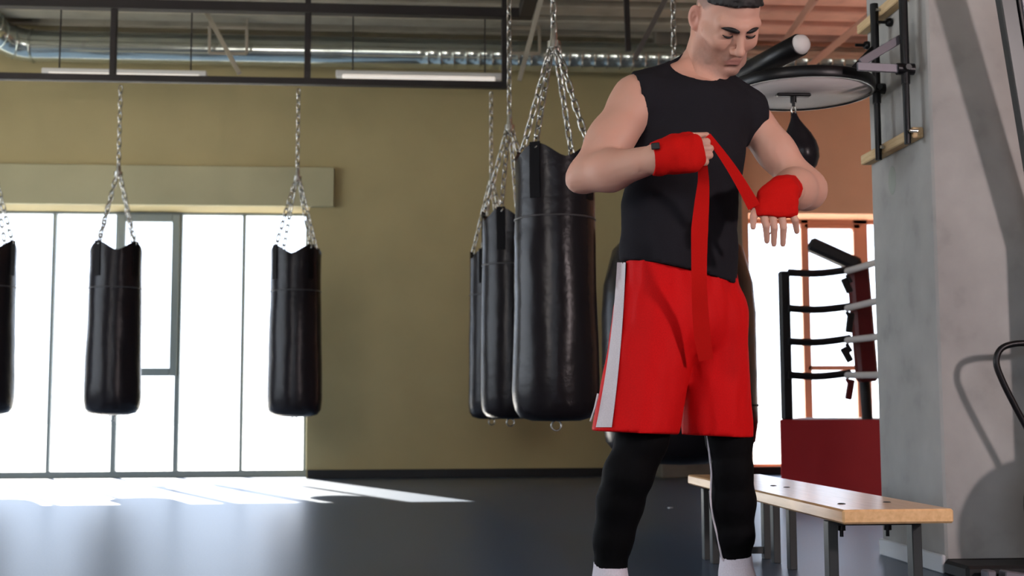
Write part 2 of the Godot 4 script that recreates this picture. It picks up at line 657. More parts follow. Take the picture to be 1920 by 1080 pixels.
func build_room() -> void:
	win_l = V(577, 640, BACK).x
	win_top = V(500, 388, BACK).y
	win2_l = V(1408, 640, BACK).x
	win2_r = win2_l + 1.75
	var st := start()
	slab(st, Vector3(-5.9, -0.2, -11.05), Vector3(6.4, 0, 4.4))
	struct("floor", st, M.floor)
	var split := V(1300, 640, BACK).x
	# back wall, olive half
	st = start()
	slab(st, Vector3(-5.9, win_top, -11.05), Vector3(split, ROOF + 0.1, -BACK))
	slab(st, Vector3(-5.9, 0, -11.05), Vector3(-5.1, win_top, -BACK))
	slab(st, Vector3(win_l, 0, -11.05), Vector3(split, win_top, -BACK))
	struct("wall_back", st, M.wall_olive)
	# back wall, orange half
	var w2t := V(1500, 400, BACK).y
	var sill := V(1430, 880, BACK).y
	st = start()
	slab(st, Vector3(split, w2t, -11.05), Vector3(6.4, ROOF + 0.1, -BACK))
	slab(st, Vector3(split, 0, -11.05), Vector3(win2_l, w2t, -BACK))
	slab(st, Vector3(win2_r, 0, -11.05), Vector3(6.4, w2t, -BACK))
	slab(st, Vector3(win2_l, 0, -11.05), Vector3(win2_r, sill, -BACK))
	struct("wall_back_right", st, M.wall_orange)
	# lintel box over the left window
	st = start()
	slab(st, Vector3(-5.4, win_top, -BACK), Vector3(V(627, 350, BACK).x, V(500, 315, BACK).y, -BACK + 0.06), 0.004)
	struct("trim_1", st, M.lintel)
	# side and rear walls
	st = start()
	slab(st, Vector3(-5.9, 0, -BACK), Vector3(-5.5, 0.7, 4.4))
	slab(st, Vector3(-5.9, 2.85, -BACK), Vector3(-5.5, ROOF + 0.1, 4.4))
	slab(st, Vector3(-5.9, 0.7, -BACK), Vector3(-5.5, 2.85, -8.6))
	slab(st, Vector3(-5.9, 0.7, -4.0), Vector3(-5.5, 2.85, 4.4))
	struct("wall_left", st, M.wall_plain)
	st = start()
	slab(st, Vector3(6.0, 0, -BACK), Vector3(6.4, ROOF + 0.1, 4.4))
	struct("wall_right", st, M.wall_orange)
	st = start()
	slab(st, Vector3(-5.5, 0, 4.0), Vector3(6.0, 0.85, 4.4))
	slab(st, Vector3(-5.5, 2.95, 4.0), Vector3(6.0, ROOF + 0.1, 4.4))
	slab(st, Vector3(-5.5, 0.85, 4.0), Vector3(-3.6, 2.95, 4.4))
	slab(st, Vector3(1.6, 0.85, 4.0), Vector3(6.0, 2.95, 4.4))
	struct("wall_rear", st, M.wall_plain)
	# ceiling: slab and its downstanding ribs, which run along the back wall
	st = start()
	slab(st, Vector3(-5.9, ROOF + 0.1, -11.05), Vector3(split, ROOF + 0.35, 4.4))
	struct("ceiling", st, M.ceiling)
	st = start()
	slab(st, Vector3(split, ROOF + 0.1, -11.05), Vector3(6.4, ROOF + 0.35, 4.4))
	struct("ceiling_right", st, M.ceiling_red_bounce)
	var ceil := get_node("ceiling")
	var ceil_r := get_node("ceiling_right")
	for k in 40:
		var z := -BACK + 0.12 + k * 0.38
		if z > 4.3:
			break
		st = start()
		slab(st, Vector3(-5.9, ROOF, z), Vector3(split, ROOF + 0.1, z + 0.22), 0.012)
		put("rib", done(st), M.ceiling, ceil)
		st = start()
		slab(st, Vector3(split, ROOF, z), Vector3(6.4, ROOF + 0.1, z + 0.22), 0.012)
		put("rib", done(st), M.ceiling_red_bounce, ceil_r)
	# black skirting on the back wall
	st = start()
	slab(st, Vector3(win_l + 0.01, 0, -BACK), Vector3(win2_l + 0.3, 0.07, -BACK + 0.015), 0.003)
	struct("baseboard_back", st, M.black_base)
	# concrete column against the back wall
	st = start()
	var cl := V(1228, 60, 10.15).x
	slab(st, Vector3(cl, 0, -BACK), Vector3(V(1385, 60, 10.15).x, ROOF + 0.1, -10.15), 0.012)
	struct("wall_back_column", st, M.concrete_dark)
	# concrete pier on the right
	st = start()
	slab(st, Vector3(PIER_X, 0, -PIER_FAR), Vector3(6.0, ROOF + 0.1, -PIER_NEAR), 0.008)
	struct("wall_pier", st, M.concrete)
	st = start()
	slab(st, Vector3(PIER_X - 0.014, 0, -PIER_FAR), Vector3(PIER_X, 0.062, -PIER_NEAR + 0.0), 0.004)
	struct("baseboard_pier", st, M.white_base)
	st = start()
	slab(st, Vector3(PIER_X + 0.002, 0, -PIER_NEAR), Vector3(5.9, 0.05, -PIER_NEAR + 0.02), 0.003)
	struct("baseboard_pier_front", st, M.black_base)
	st = start()
	var fp := VX(1673, 338, PIER_X)
	lathe(st, [Vector2(0, 0.0015), Vector2(0.034, 0.0015), Vector2(0.036, 0.0), Vector2(0.036, -0.002)], Transform3D(Basis(Vector3(0, 1.5, 0), Vector3(-1, 0, 0), Vector3(0, 0, 1)), fp), 28)
	put("filler_patch", done(st), M.filler, get_node("wall_pier"))
	# paving outside
	st = start()
	slab(st, Vector3(-40, -0.35, -60), Vector3(40, -0.06, -11.06))
	slab(st, Vector3(-40, -0.35, -11.06), Vector3(-5.91, -0.06, 20))
	slab(st, Vector3(-5.91, -0.35, 4.41), Vector3(40, -0.06, 20))
	struct("floor_outside", st, M.paving)


const PIER_X := 1.805
const PIER_NEAR := 4.187
const PIER_FAR := 4.76


func pane(parent: Node, lo: Vector3, hi: Vector3) -> void:
	var st := start()
	slab(st, lo, hi)
	part("pane", st, M.glass, parent)


func build_windows() -> void:
	# left window: tall panes down to the floor, one opening sash
	var w := Node3D.new()
	w.name = "window_1"
	w.set_meta("kind", "structure")
	add_child(w)
	var z := -GLASS
	var top := V(300, 403, GLASS).y
	var xs := []
	for px in [-245.0, -130.0, -14.0, 97.0, 218.0, 334.0, 455.0, 574.0]:
		xs.append(V(px, 640, GLASS).x)
	xs[7] = minf(xs[7], win_l + 0.02)
	var st := start()
	slab(st, Vector3(xs[0] - 0.9, 0, z - 0.04), Vector3(win_l, 0.055, z + 0.05), 0.004)
	part("sill", st, M.frame_grey, w)
	st = start()
	slab(st, Vector3(xs[0] - 0.9, top, z - 0.04), Vector3(win_l, win_top, z + 0.03), 0.004)
	part("head_rail", st, M.frame_grey, w)
	for i in xs.size():
		st = start()
		var hw := 0.013 if i != 4 and i != 5 else 0.02
		slab(st, Vector3(xs[i] - hw, 0.05, z - 0.03), Vector3(xs[i] + hw, top + 0.01, z + 0.03), 0.003)
		part("mullion", st, M.frame_grey, w)
		if i < xs.size() - 1:
			pane(w, Vector3(xs[i] + hw, 0.05, z - 0.004), Vector3(xs[i + 1] - 0.013, top, z + 0.004))
	# the sash between two of the mullions
	var low := V(300, 705, GLASS).y
	var sash := Node3D.new()
	sash.name = "sash"
	w.add_child(sash)
	for b in [[xs[4] + 0.06, top - 0.065, xs[5] - 0.06, top], [xs[4] + 0.06, low, xs[5] - 0.06, low + 0.065], [xs[4], low, xs[4] + 0.06, top], [xs[5] - 0.06, low, xs[5], top]]:
		st = start()
		slab(st, Vector3(b[0], b[1], z + 0.005), Vector3(b[2], b[3], z + 0.055), 0.004)
		part("sash_rail", st, M.frame_grey, sash)
	st = start()
	bar(st, Vector3(xs[4] + 0.09, low + 0.03, z + 0.06), Vector3(xs[4] + 0.09, low + 0.14, z + 0.09), 0.02, 0.015)
	part("handle", st, M.frame_grey, sash)

	# right window behind the ring
	w = Node3D.new()
	w.name = "window_2"
	w.set_meta("kind", "structure")
	add_child(w)
	top = V(1500, 412, GLASS).y
	var bot := V(1430, 876, GLASS).y
	xs = [win2_l, V(1512, 640, GLASS).x, V(1617, 640, GLASS).x, win2_r]
	for i in 4:
		var hw: float = [0.02, 0.034, 0.065, 0.03][i]
		st = start()
		slab(st, Vector3(xs[i] - hw, bot, z - 0.03), Vector3(xs[i] + hw, top, z + 0.03), 0.004)
		part("mullion", st, M.frame_wood, w)
		if i < 3:
			pane(w, Vector3(xs[i] + hw, bot, z - 0.004), Vector3(xs[i + 1] - 0.03, top, z + 0.004))
	st = start()
	slab(st, Vector3(win2_l, top - 0.04, z - 0.03), Vector3(win2_r, V(1500, 400, BACK).y + 0.02, z + 0.03), 0.004)
	part("head_rail", st, M.frame_wood, w)
	st = start()
	slab(st, Vector3(win2_l, bot - 0.03, z - 0.03), Vector3(win2_r, bot + 0.03, z + 0.05), 0.004)
	part("sill", st, M.frame_wood, w)
	for y in [V(1560, 690, GLASS).y, V(1560, 425, GLASS).y]:
		st = start()
		slab(st, Vector3(xs[1], y - 0.02, z - 0.02), Vector3(xs[2], y + 0.02, z + 0.03), 0.004)
		part("rail", st, M.frame_wood, w)

	# windows out of the frame, in the left wall and in the rear wall
	w = Node3D.new()
	w.name = "window_3"
	w.set_meta("kind", "structure")
	add_child(w)
	for i in 5:
		var zz := -8.6 + i * 4.6 / 4
		st = start()
		slab(st, Vector3(-5.75, 0.7, zz - 0.03), Vector3(-5.68, 2.85, zz + 0.03))
		part("mullion", st, M.frame_grey, w)
		if i < 4:
			pane(w, Vector3(-5.72, 0.7, zz + 0.03), Vector3(-5.71, 2.85, zz + 1.12))
	w = Node3D.new()
	w.name = "window_4"
	w.set_meta("kind", "structure")
	add_child(w)
	for i in 5:
		var xx := -3.6 + i * 1.3
		st = start()
		slab(st, Vector3(xx - 0.03, 0.85, 4.17), Vector3(xx + 0.03, 2.95, 4.24))
		part("mullion", st, M.frame_grey, w)
		if i < 4:
			pane(w, Vector3(xx + 0.03, 0.85, 4.2), Vector3(xx + 1.27, 2.95, 4.21))


# ---------------------------------------------------------------- ceiling: bag frame, ducts, lamps
const ROW := 9.05        # depth of the bag row

func build_ceiling_things() -> void:
	var fr := thing("bag_frame", "dark steel ceiling frame that the punching bags hang from", "frame", V(577, 150, ROW))
	var yl := V(480, 152, ROW).y
	var yu := V(480, 15, ROW).y
	var xr := V(946, 150, ROW).x
	var s := 0.03
	var st := start()
	slab(st, Vector3(-5.3, yl - s * 0.8, -ROW - s), Vector3(xr + s, yl + s * 0.8, -ROW + s), 0.004)
	part("lower_beam", st, M.beam, fr)
	st = start()
	var xu := V(985, 12, ROW).x
	slab(st, Vector3(-5.3, yu - 0.035, -ROW - 0.04), Vector3(xu + 0.05, yu + 0.035, -ROW + 0.04), 0.004)
	part("upper_beam", st, M.beam, fr)
	st = start()
	slab(st, Vector3(xu - 0.05, yu - 0.035, -ROW + 0.04), Vector3(xu + 0.05, yu + 0.06, -3.6), 0.004)
	part("forward_beam", st, M.beam, fr)
	for px in [-155.0, 213.0, 577.0, 946.0]:
		var x := V(px, 85, ROW).x
		st = start()
		slab(st, Vector3(x - 0.022, yl, -ROW - 0.022), Vector3(x + 0.022, yu, -ROW + 0.022), 0.003)
		part("post", st, M.beam, fr)
		st = start()
		slab(st, Vector3(x - 0.02, yu, -ROW - 0.02), Vector3(x + 0.02, ROOF, -ROW + 0.02), 0.003)
		part("ceiling_post", st, M.beam, fr)
	for z in [-7.6, -5.6, -3.8]:
		st = start()
		slab(st, Vector3(xu - 0.02, yu + 0.04, z - 0.02), Vector3(xu + 0.02, ROOF, z + 0.02), 0.003)
		part("ceiling_post", st, M.beam, fr)

	# spiral duct along the back wall with an elbow on the left
	var dz := 10.22
	var r := 0.125
	var c0 := V(62, 86, dz)
	var duct := thing("air_duct", "round galvanised spiral air duct along the top of the back wall", "duct", c0)
	var x_end := 5.9
	st = start()
	var prof := []
	var x := 0.0
	var len_x := x_end - c0.x
	var smooth_to := V(780, 86, dz).x - c0.x
	prof.append(Vector2(r, 0))
	x = smooth_to
	while x < len_x:
		prof.append_array([Vector2(r, x), Vector2(r, x + 0.088), Vector2(r + 0.004, x + 0.092), Vector2(r + 0.004, x + 0.1), Vector2(r, x + 0.104)])
		x += 0.105
	lathe(st, prof, along(c0, c0 + Vector3.RIGHT), 24)
	part("pipe", st, M.galv, duct)
	var bend := []
	var R := 0.28
	for i in 10:
		var a := deg_to_rad(90.0 * i / 9)
		bend.append(c0 + Vector3(-R * sin(a), 0.42 * R * (1 - cos(a)), R * (1 - cos(a))))
	st = start()
	tube(st, bend, r + 0.003, 24, false, false)
	part("elbow", st, M.galv, duct)
	for i in [0, 3, 6, 9]:
		st = start()
		var ring := []
		var a := deg_to_rad(90.0 * i / 9)
		var e1 := Vector3(-sin(a), 0, -cos(a) + 0.0)
		for k in 24:
			var b := TAU * k / 24
			ring.append(bend[i] + Vector3(-sin(a), 0, -cos(a)) * cos(b) * (r + 0.006) + Vector3.UP * sin(b) * (r + 0.006))
		tube(st, ring, 0.008, 6, true)
		part("elbow_seam", st, M.galv, duct)
	st = start()
	var run: Vector3 = bend[9]
	tube(st, [run, run + Vector3(0, 0.42, 1.0) * ((ROOF + 0.2 - run.y) / 0.42)], r + 0.003, 24, false)
	part("side_pipe", st, M.galv, duct)
	# pale hanger frames round the duct
	for px in [428.0, 978.0]:
		var c := V(px, 76, 9.95)
		st = start()
		var hw := 0.145
		var hh := 0.105
		for b in [[-hw, hh, hw, hh], [-hw, -hh, hw, -hh], [-hw, -hh, -hw, hh], [hw, -hh, hw, hh]]:
			bar(st, c + Vector3(b[0], b[1], 0), c + Vector3(b[2], b[3], 0), 0.022, 0.022, Vector3.BACK)
		for sx in [-1, 1]:
			bar(st, c + Vector3(sx * hw, hh, 0), c + Vector3(sx * hw, ROOF - c.y, 0), 0.012, 0.012, Vector3.BACK)
		part("hanger_frame", st, M.pale_rod, duct)

	# braces
	st = start()
	bar(st, V(372, -4, 9.6), V(449, 138, 9.2), 0.034, 0.02, Vector3.BACK)
	tag(put("brace_rod", done(st), M.pale_rod), "pale diagonal brace rod crossing in front of duct, left", "rod", "pale brace rods")
	st = start()
	bar(st, V(1016, -6, 8.6), V(974, 150, 9.3), 0.034, 0.02, Vector3.BACK)
	tag(put("brace_rod", done(st), M.pale_rod), "pale diagonal brace rod beside the biggest bag's chains", "rod", "pale brace rods")
	st = start()
	bar(st, V(1252, -10, 8.4), V(1190, 110, 8.9), 0.036, 0.03, Vector3.BACK)
	tag(put("brace_rod", done(st), M.brace_dark), "thick dark diagonal brace near the concrete column", "rod")
	st = start()
	bar(st, V(1174, -14, 8.7), V(1178, 96, 8.7), 0.036, 0.036, Vector3.BACK)
	tag(put("steel_hanger", done(st), M.beam), "dark upright steel hanger left of the concrete column", "hanger")
	for q in [[1530, -6, 1462, 92], [1640, 22, 1520, 122]]:
		st = start()
		bar(st, V(q[0], q[1], 8.2), V(q[2], q[3], 9.8), 0.05, 0.03, Vector3.BACK)
		tag(put("brace_rod", done(st), M.frame_wood), "brown diagonal brace under the right half of the ceiling, %s" % ["nearer the man's head", "ending behind the speed bag platform"][int(q[0] > 1600)], "rod", "brown braces over the ring")
	# pale ceiling unit
	st = start()
	slab(st, V(1104, 24, 9.75) , V(1170, -30, 9.75) + Vector3(0, 0, 0.25), 0.006)
	tag(put("ceiling_box", done(st), M.wall_plain), "pale box fixed under the ceiling above the bags", "box")

	# linear lamps
	for q in [[80.0, 388.0, 135.0, 141.0], [630.0, 940.0, 139.0, 147.0]]:
		var a := V(q[0], q[2], 9.75)
		var b := V(q[1], q[3], 9.75)
		b.y = a.y
		var l := thing("ceiling_light", "long white strip lamp hanging %s" % ["at the left, over the left window" if q[0] < 100 else "right of the other, beside the frame's end"], "lamp", (a + b) / 2, "strip lamps")
		st = start()
		bar(st, a, b, 0.075, 0.05, Vector3.UP, 0.006)
		part("housing", st, M.lamp_body, l)
		st = start()
		bar(st, a + Vector3(0.05, -0.022, 0.0), b + Vector3(-0.05, -0.022, 0.0), 0.085, 0.036, Vector3.UP, 0.008)
		part("lamp_tube", st, M.lamp_glow, l)
		for t in [0.1, 0.9]:
			var p := a.lerp(b, t)
			st = start()
			tube(st, [p, Vector3(p.x, ROOF + 0.1, p.z)], 0.006, 6)
			part("rod", st, M.beam, l)
		var glow := AreaLight3D.new()
		glow.name = "strip_light"
		l.add_child(glow)
		glow.look_at_from_position((a + b) / 2 + Vector3(0, -0.05, 0), (a + b) / 2 + Vector3(0, -1, 0), Vector3.BACK)
		glow.area_size = Vector2((b - a).length() - 0.12, 0.06)
		glow.area_normalize_energy = false
		glow.light_energy = 0.35
		glow.light_color = Color(1.0, 0.95, 0.90)
		glow.area_range = 20.0
		glow.shadow_enabled = true


# ---------------------------------------------------------------- speed bag and its platform on the pier
func build_pier_things() -> void:
	var cz := 4.56
	var c := V(1496, 168, cz)
	var rad := 0.268
	var near := V(1496, 140, cz - rad)
	c.y = near.y
	c.x = V(1632, 165, cz).x - rad
	var t := thing("speed_bag_platform", "round white speed bag platform with black rim bracketed to the concrete pier", "platform", c)
	var st := start()
	lathe(st, [Vector2(0, 0), Vector2(rad - 0.012, 0), Vector2(rad - 0.012, 0.028), Vector2(0, 0.028)], Transform3D(Basis(), c), 48)
	part("board", st, M.board_white, t)
	st = start()
	lathe(st, [Vector2(rad - 0.012, -0.003), Vector2(rad, -0.003), Vector2(rad + 0.003, 0.0), Vector2(rad + 0.003, 0.034), Vector2(rad, 0.038), Vector2(rad - 0.012, 0.038), Vector2(rad - 0.012, -0.003)], Transform3D(Basis(), c), 48)
	part("rim", st, M.black_metal, t)
	# two uprights standing off the pier on wooden battens
	var xa := PIER_X - 0.055
	var za := -VX(1643, 150, xa).z
	var zb := -VX(1698, 150, xa).z
	for q in [[1643.0, za, 8.0, 300.0], [1698.0, zb, -40.0, 270.0]]:
		var lo := V(q[0], q[3], q[1])
		var hi := V(q[0], q[2], q[1])
		st = start()
		var p0 := Vector3(xa, lo.y, -q[1])
		var p1 := Vector3(xa, hi.y, -q[1])
		var ym := lerpf(lo.y, hi.y, 0.36)
		tube(st, [p0, Vector3(xa, ym, -q[1])], 0.012, 12)
		tube(st, [Vector3(xa, ym, -q[1]), p1], 0.0155, 12)
		part("upright", st, M.black_metal, t)
	for y in [VX(1690, 265, PIER_X - 0.02).y, VX(1665, 16, PIER_X - 0.02).y]:
		st = start()
		slab(st, Vector3(PIER_X - 0.042, y - 0.019, -PIER_FAR + 0.005), Vector3(PIER_X, y + 0.019, -PIER_NEAR - 0.06), 0.004)
		part("batten", st, M.batten, t)
		for z in [za, zb]:
			st = start()
			tube(st, [Vector3(PIER_X - 0.03, y, -z + 0.03), Vector3(xa - 0.004, y, -z + 0.03)], 0.006, 8)
			part("bolt", st, M.chrome, t)
	# arms from the uprights to the rim
	var yc := c.y + 0.018
	st = start()
	bar(st, Vector3(xa, yc, -zb), Vector3(c.x + 0.10, yc, -zb + 0.02), 0.012, 0.03, Vector3.UP)
	part("arm", st, M.grey_metal, t)
	st = start()
	bar(st, Vector3(xa, yc, -za), Vector3(c.x + 0.12, yc, -za + 0.03), 0.012, 0.03, Vector3.UP)
	part("arm", st, M.black_metal, t)
	st = start()
	bar(st, VX(1690, 72, xa), Vector3(c.x + 0.12, yc + 0.02, -zb), 0.03, 0.012, Vector3.BACK)
	part("brace", st, M.grey_metal, t)
	st = start()
	bar(st, Vector3(xa, V(1640, 88, za).y, -za), Vector3(c.x + 0.14, yc + 0.02, -za + 0.02), 0.024, 0.012, Vector3.BACK)
	part("brace", st, M.black_metal, t)
	for q in [[1668.0, 42.0, 4.5], [1626.0, 85.0, 4.74], [1626.0, 172.0, 4.74]]:
		var p := V(q[0], q[1], q[2])
		st = start()
		lathe(st, [Vector2(0, -0.012), Vector2(0.014, -0.011), Vector2(0.017, 0), Vector2(0.014, 0.011), Vector2(0, 0.012)], along(p, p + Vector3(-1, 0, 0.3)), 12)
		tube(st, [p, Vector3(xa, p.y, p.z)], 0.006, 8)
		part("knob", st, M.black_metal, t)
	for z in [zb, za]:
		st = start()
		tube(st, [Vector3(xa + 0.03, yc, -z), Vector3(xa - 0.03, yc, -z)], 0.021, 14)
		part("clamp", st, M.black_metal, t)
		st = start()
		tube(st, [Vector3(xa, yc, -z + 0.014), Vector3(xa, yc, -z + 0.034)], 0.011, 10)
		part("bolt", st, M.steel_dark, t)
	# swivel under the board
	var sw := V(1487, 168, cz)
	sw.y = c.y
	st = start()
	tube(st, [sw, sw + Vector3(0, -0.035, 0)], 0.012, 12)
	block(st, Transform3D(Basis(), sw + Vector3(0, -0.006, 0)), Vector3(0.13, 0.012, 0.03), 0.004)
	tube(st, [sw + Vector3(0, -0.03, 0), sw + Vector3(0, -0.05, 0)], 0.006, 8)
	part("swivel", st, M.black_metal, t)

	# speed bag
	var hook := sw + Vector3(0, -0.048, 0)
	var b := thing("speed_bag", "black leather teardrop speed bag hanging under the round platform", "speed bag", hook)
	st = start()
	var ring := []
	for k in 14:
		var a := TAU * k / 14
		ring.append(hook + Vector3(sin(a) * 0.008, -0.014 + cos(a) * 0.016, 0))
	tube(st, ring, 0.003, 6, true)
	part("hook", st, M.chrome, b)
	var axis := along(hook + Vector3(0, -0.024, 0), hook + Vector3(0.055, -0.40, 0.0))
	st = start()
	ribbon(st, [hook + Vector3(0, -0.022, 0), hook + Vector3(0.003, -0.05, 0)], [0.022, 0.026], Vector3.RIGHT, 0.004)
	part("strap", st, M.leather, b)
	st = start()
	lathe(st, [Vector2(0.004, 0.0), Vector2(0.012, 0.012), Vector2(0.018, 0.03), Vector2(0.032, 0.055), Vector2(0.05, 0.085), Vector2(0.064, 0.12), Vector2(0.069, 0.15), Vector2(0.066, 0.18), Vector2(0.052, 0.21), Vector2(0.03, 0.232), Vector2(0.012, 0.242), Vector2(0, 0.244)], axis, 28)
	part("bladder_cover", st, M.leather, b)
	st = start()
	for k in 5:
		var y := 0.042 + k * 0.011
		var rr := 0.027 + k * 0.0062
		tube(st, [axis * Vector3(-rr * 0.75, y, rr * 0.6) , axis * Vector3(-rr * 0.45, y + 0.003, rr * 0.92)], 0.0022, 6)
	part("lacing", st, M.batten, b)

	# dark tube lying on the platform
	var e1 := V(1500, 84, 4.36)
	var e0 := V(1385, 146, 4.66)
	e0.y = maxf(e0.y, c.y + 0.075)
	var k2 := thing("open_tube", "thick black tube with pale inside slanting over the speed bag platform", "tube", e0)
	st = start()
	var dirv := (e1 - e0).normalized()
	var len_t := (e1 - e0).length()
	lathe(st, [Vector2(0.036, len_t), Vector2(0.039, len_t + 0.001), Vector2(0.042, len_t - 0.002), Vector2(0.042, 0.0), Vector2(0.036, 0.0)], along(e0, e1), 28)
	part("shell", st, M.black_metal, k2)
	st = start()
	lathe(st, [Vector2(0.0, len_t + 0.03), Vector2(0.012, len_t + 0.03), Vector2(0.03, len_t + 0.022), Vector2(0.0365, len_t + 0.006), Vector2(0.0365, len_t - 0.02), Vector2(0, len_t - 0.02)], along(e0, e1), 28)
	part("end_plug", st, M.rope_white, k2)


# ---------------------------------------------------------------- boxing ring
func build_ring() -> void:
	var z := 8.0
	var a := V(1462, 790, z)
	var x0 := a.x
	var r := thing("boxing_ring", "raised boxing ring with red skirt, dark corner post and padded ropes", "boxing ring", Vector3(x0, 0, -z))
	var deck := V(1560, 787, z).y
	r.rotation.y = deg_to_rad(-21.0)
	var st := start()
	slab(st, Vector3(0.02, deck - 0.05, -2.3), Vector3(2.7, deck, -0.02), 0.01)
	put("deck", done(st), M.canvas, r)
	for q in [[Vector3(0, 0, -0.02), Vector3(2.7, deck + 0.002, 0)], [Vector3(0, 0, -2.3), Vector3(0.02, deck + 0.002, -0.02)]]:
		st = start()
		slab(st, q[0], q[1], 0.004)
		put("skirt", done(st), M.ring_red, r)
	var pt := V(1472, 508, z)
	st = start()
	slab(st, Vector3(pt.x - 0.033, deck, -z - 0.06), Vector3(pt.x + 0.033, pt.y, -z - 0.0), 0.01)
	part("corner_post", st, M.rope_dark, r)
	# second corner with its red pad
	var z2 := 8.05
	var pad_a := V(1608, 500, z2)
	var pad_b := V(1626, 716, z2)
	st = start()
	bar(st, pad_b, pad_a, 0.13, 0.10, Vector3.BACK, 0.02)
	part("corner_pad", st, M.pad_red, r)
	st = start()
	tube(st, [Vector3(pad_b.x + 0.03, deck, -z2 - 0.1), Vector3(pad_a.x + 0.03, pad_a.y - 0.02, -z2 - 0.1)], 0.035, 12)
	part("corner_post", st, M.rope_dark, r)
	st = start()
	bar(st, V(1517, 457, z2 + 0.1), V(1612, 500, z2), 0.09, 0.10, Vector3.BACK, 0.02)
	part("top_pad", st, M.rope_dark, r)
	var ys := [511.0, 578.0, 640.0, 703.0]
	for i in 4:
		var p0 := V(1478, ys[i], z - 0.01)
		var p1 := V(1585, ys[i] - 1 + (i % 2) * 2, z - 0.02)
		st = start()
		tube(st, curve([p0, p0.lerp(p1, 0.5) + Vector3(0, -0.008, 0), p1 + Vector3(0, 0.012, 0), p1 + Vector3(0.035, 0.02, 0)], 10), 0.024, 10)
		part("rope", st, M.rope_dark, r)
		var q1 := V(1650, [490.0, 563.0, 631.0, 703.0][i], 7.3)
		var q0 := p1 + Vector3(-0.005, 0.0, 0.0)
		q0.z += 0.05
		st = start()
		tube(st, [q0, q0.lerp(q1, 0.5), q1, q1 + (q1 - q0) * 0.8], 0.021, 10)
		part("rope", st, M.rope_white, r)
		st = start()
		var hook := p1 + Vector3(0.0, -0.02, 0.02)
		tube(st, [hook, hook + Vector3(0.03, -0.05, 0)], 0.013, 8)
		block(st, Transform3D(Basis(Vector3.BACK, [0.4, -0.15, 0.5, -0.2][i]), hook + Vector3(0.0 + 0.02 * (i % 2), -0.07, 0)), Vector3(0.045, 0.10 + 0.03 * (i % 2), 0.02), 0.006)
		part("rope_tie", st, M.pad_red if i == 3 else M.rope_dark, r)


# ---------------------------------------------------------------- punching bags
var link_mesh: ArrayMesh


func chain_link() -> ArrayMesh:
	var st := start()
	var pts := []
	for k in 14:
		var a := TAU * k / 14
		pts.append(Vector3(cos(a) * 0.0135, sin(a) * 0.0135 + (0.016 if sin(a) > 0.01 else -0.016 if sin(a) < -0.01 else 0.0), 0))
	tube(st, pts, 0.0046, 6, true)
	return done(st)


func chain(parent: Node3D, a: Vector3, b: Vector3, single: bool) -> void:
	var n := maxi(2, int(round((b - a).length() / 0.048)))
	var o := Node3D.new()
	var st := start()
	if single:
		o.name = "chain"
		parent.add_child(o, true)
		o.position = a - parent.position
	var f := along(a, b)
	for i in n:
		var y := (b - a).length() * (i + 0.5) / n
		var xf := Transform3D(f.basis * Basis(Vector3.UP, PI / 4 + (PI / 2 if i % 2 else 0.0)), f * Vector3(0, y, 0))
		if single:
			put("link", link_mesh, M.chrome, o, Transform3D(xf.basis, xf.origin - a))
		else:
			st.append_from(link_mesh, 0, xf)
	if not single:
		var o2 := MeshInstance3D.new()
		o2.name = "chain"
		o2.mesh = st.commit()
		o2.material_override = M.chrome
		parent.add_child(o2, true)
		o2.position = -parent.position
		o.free()


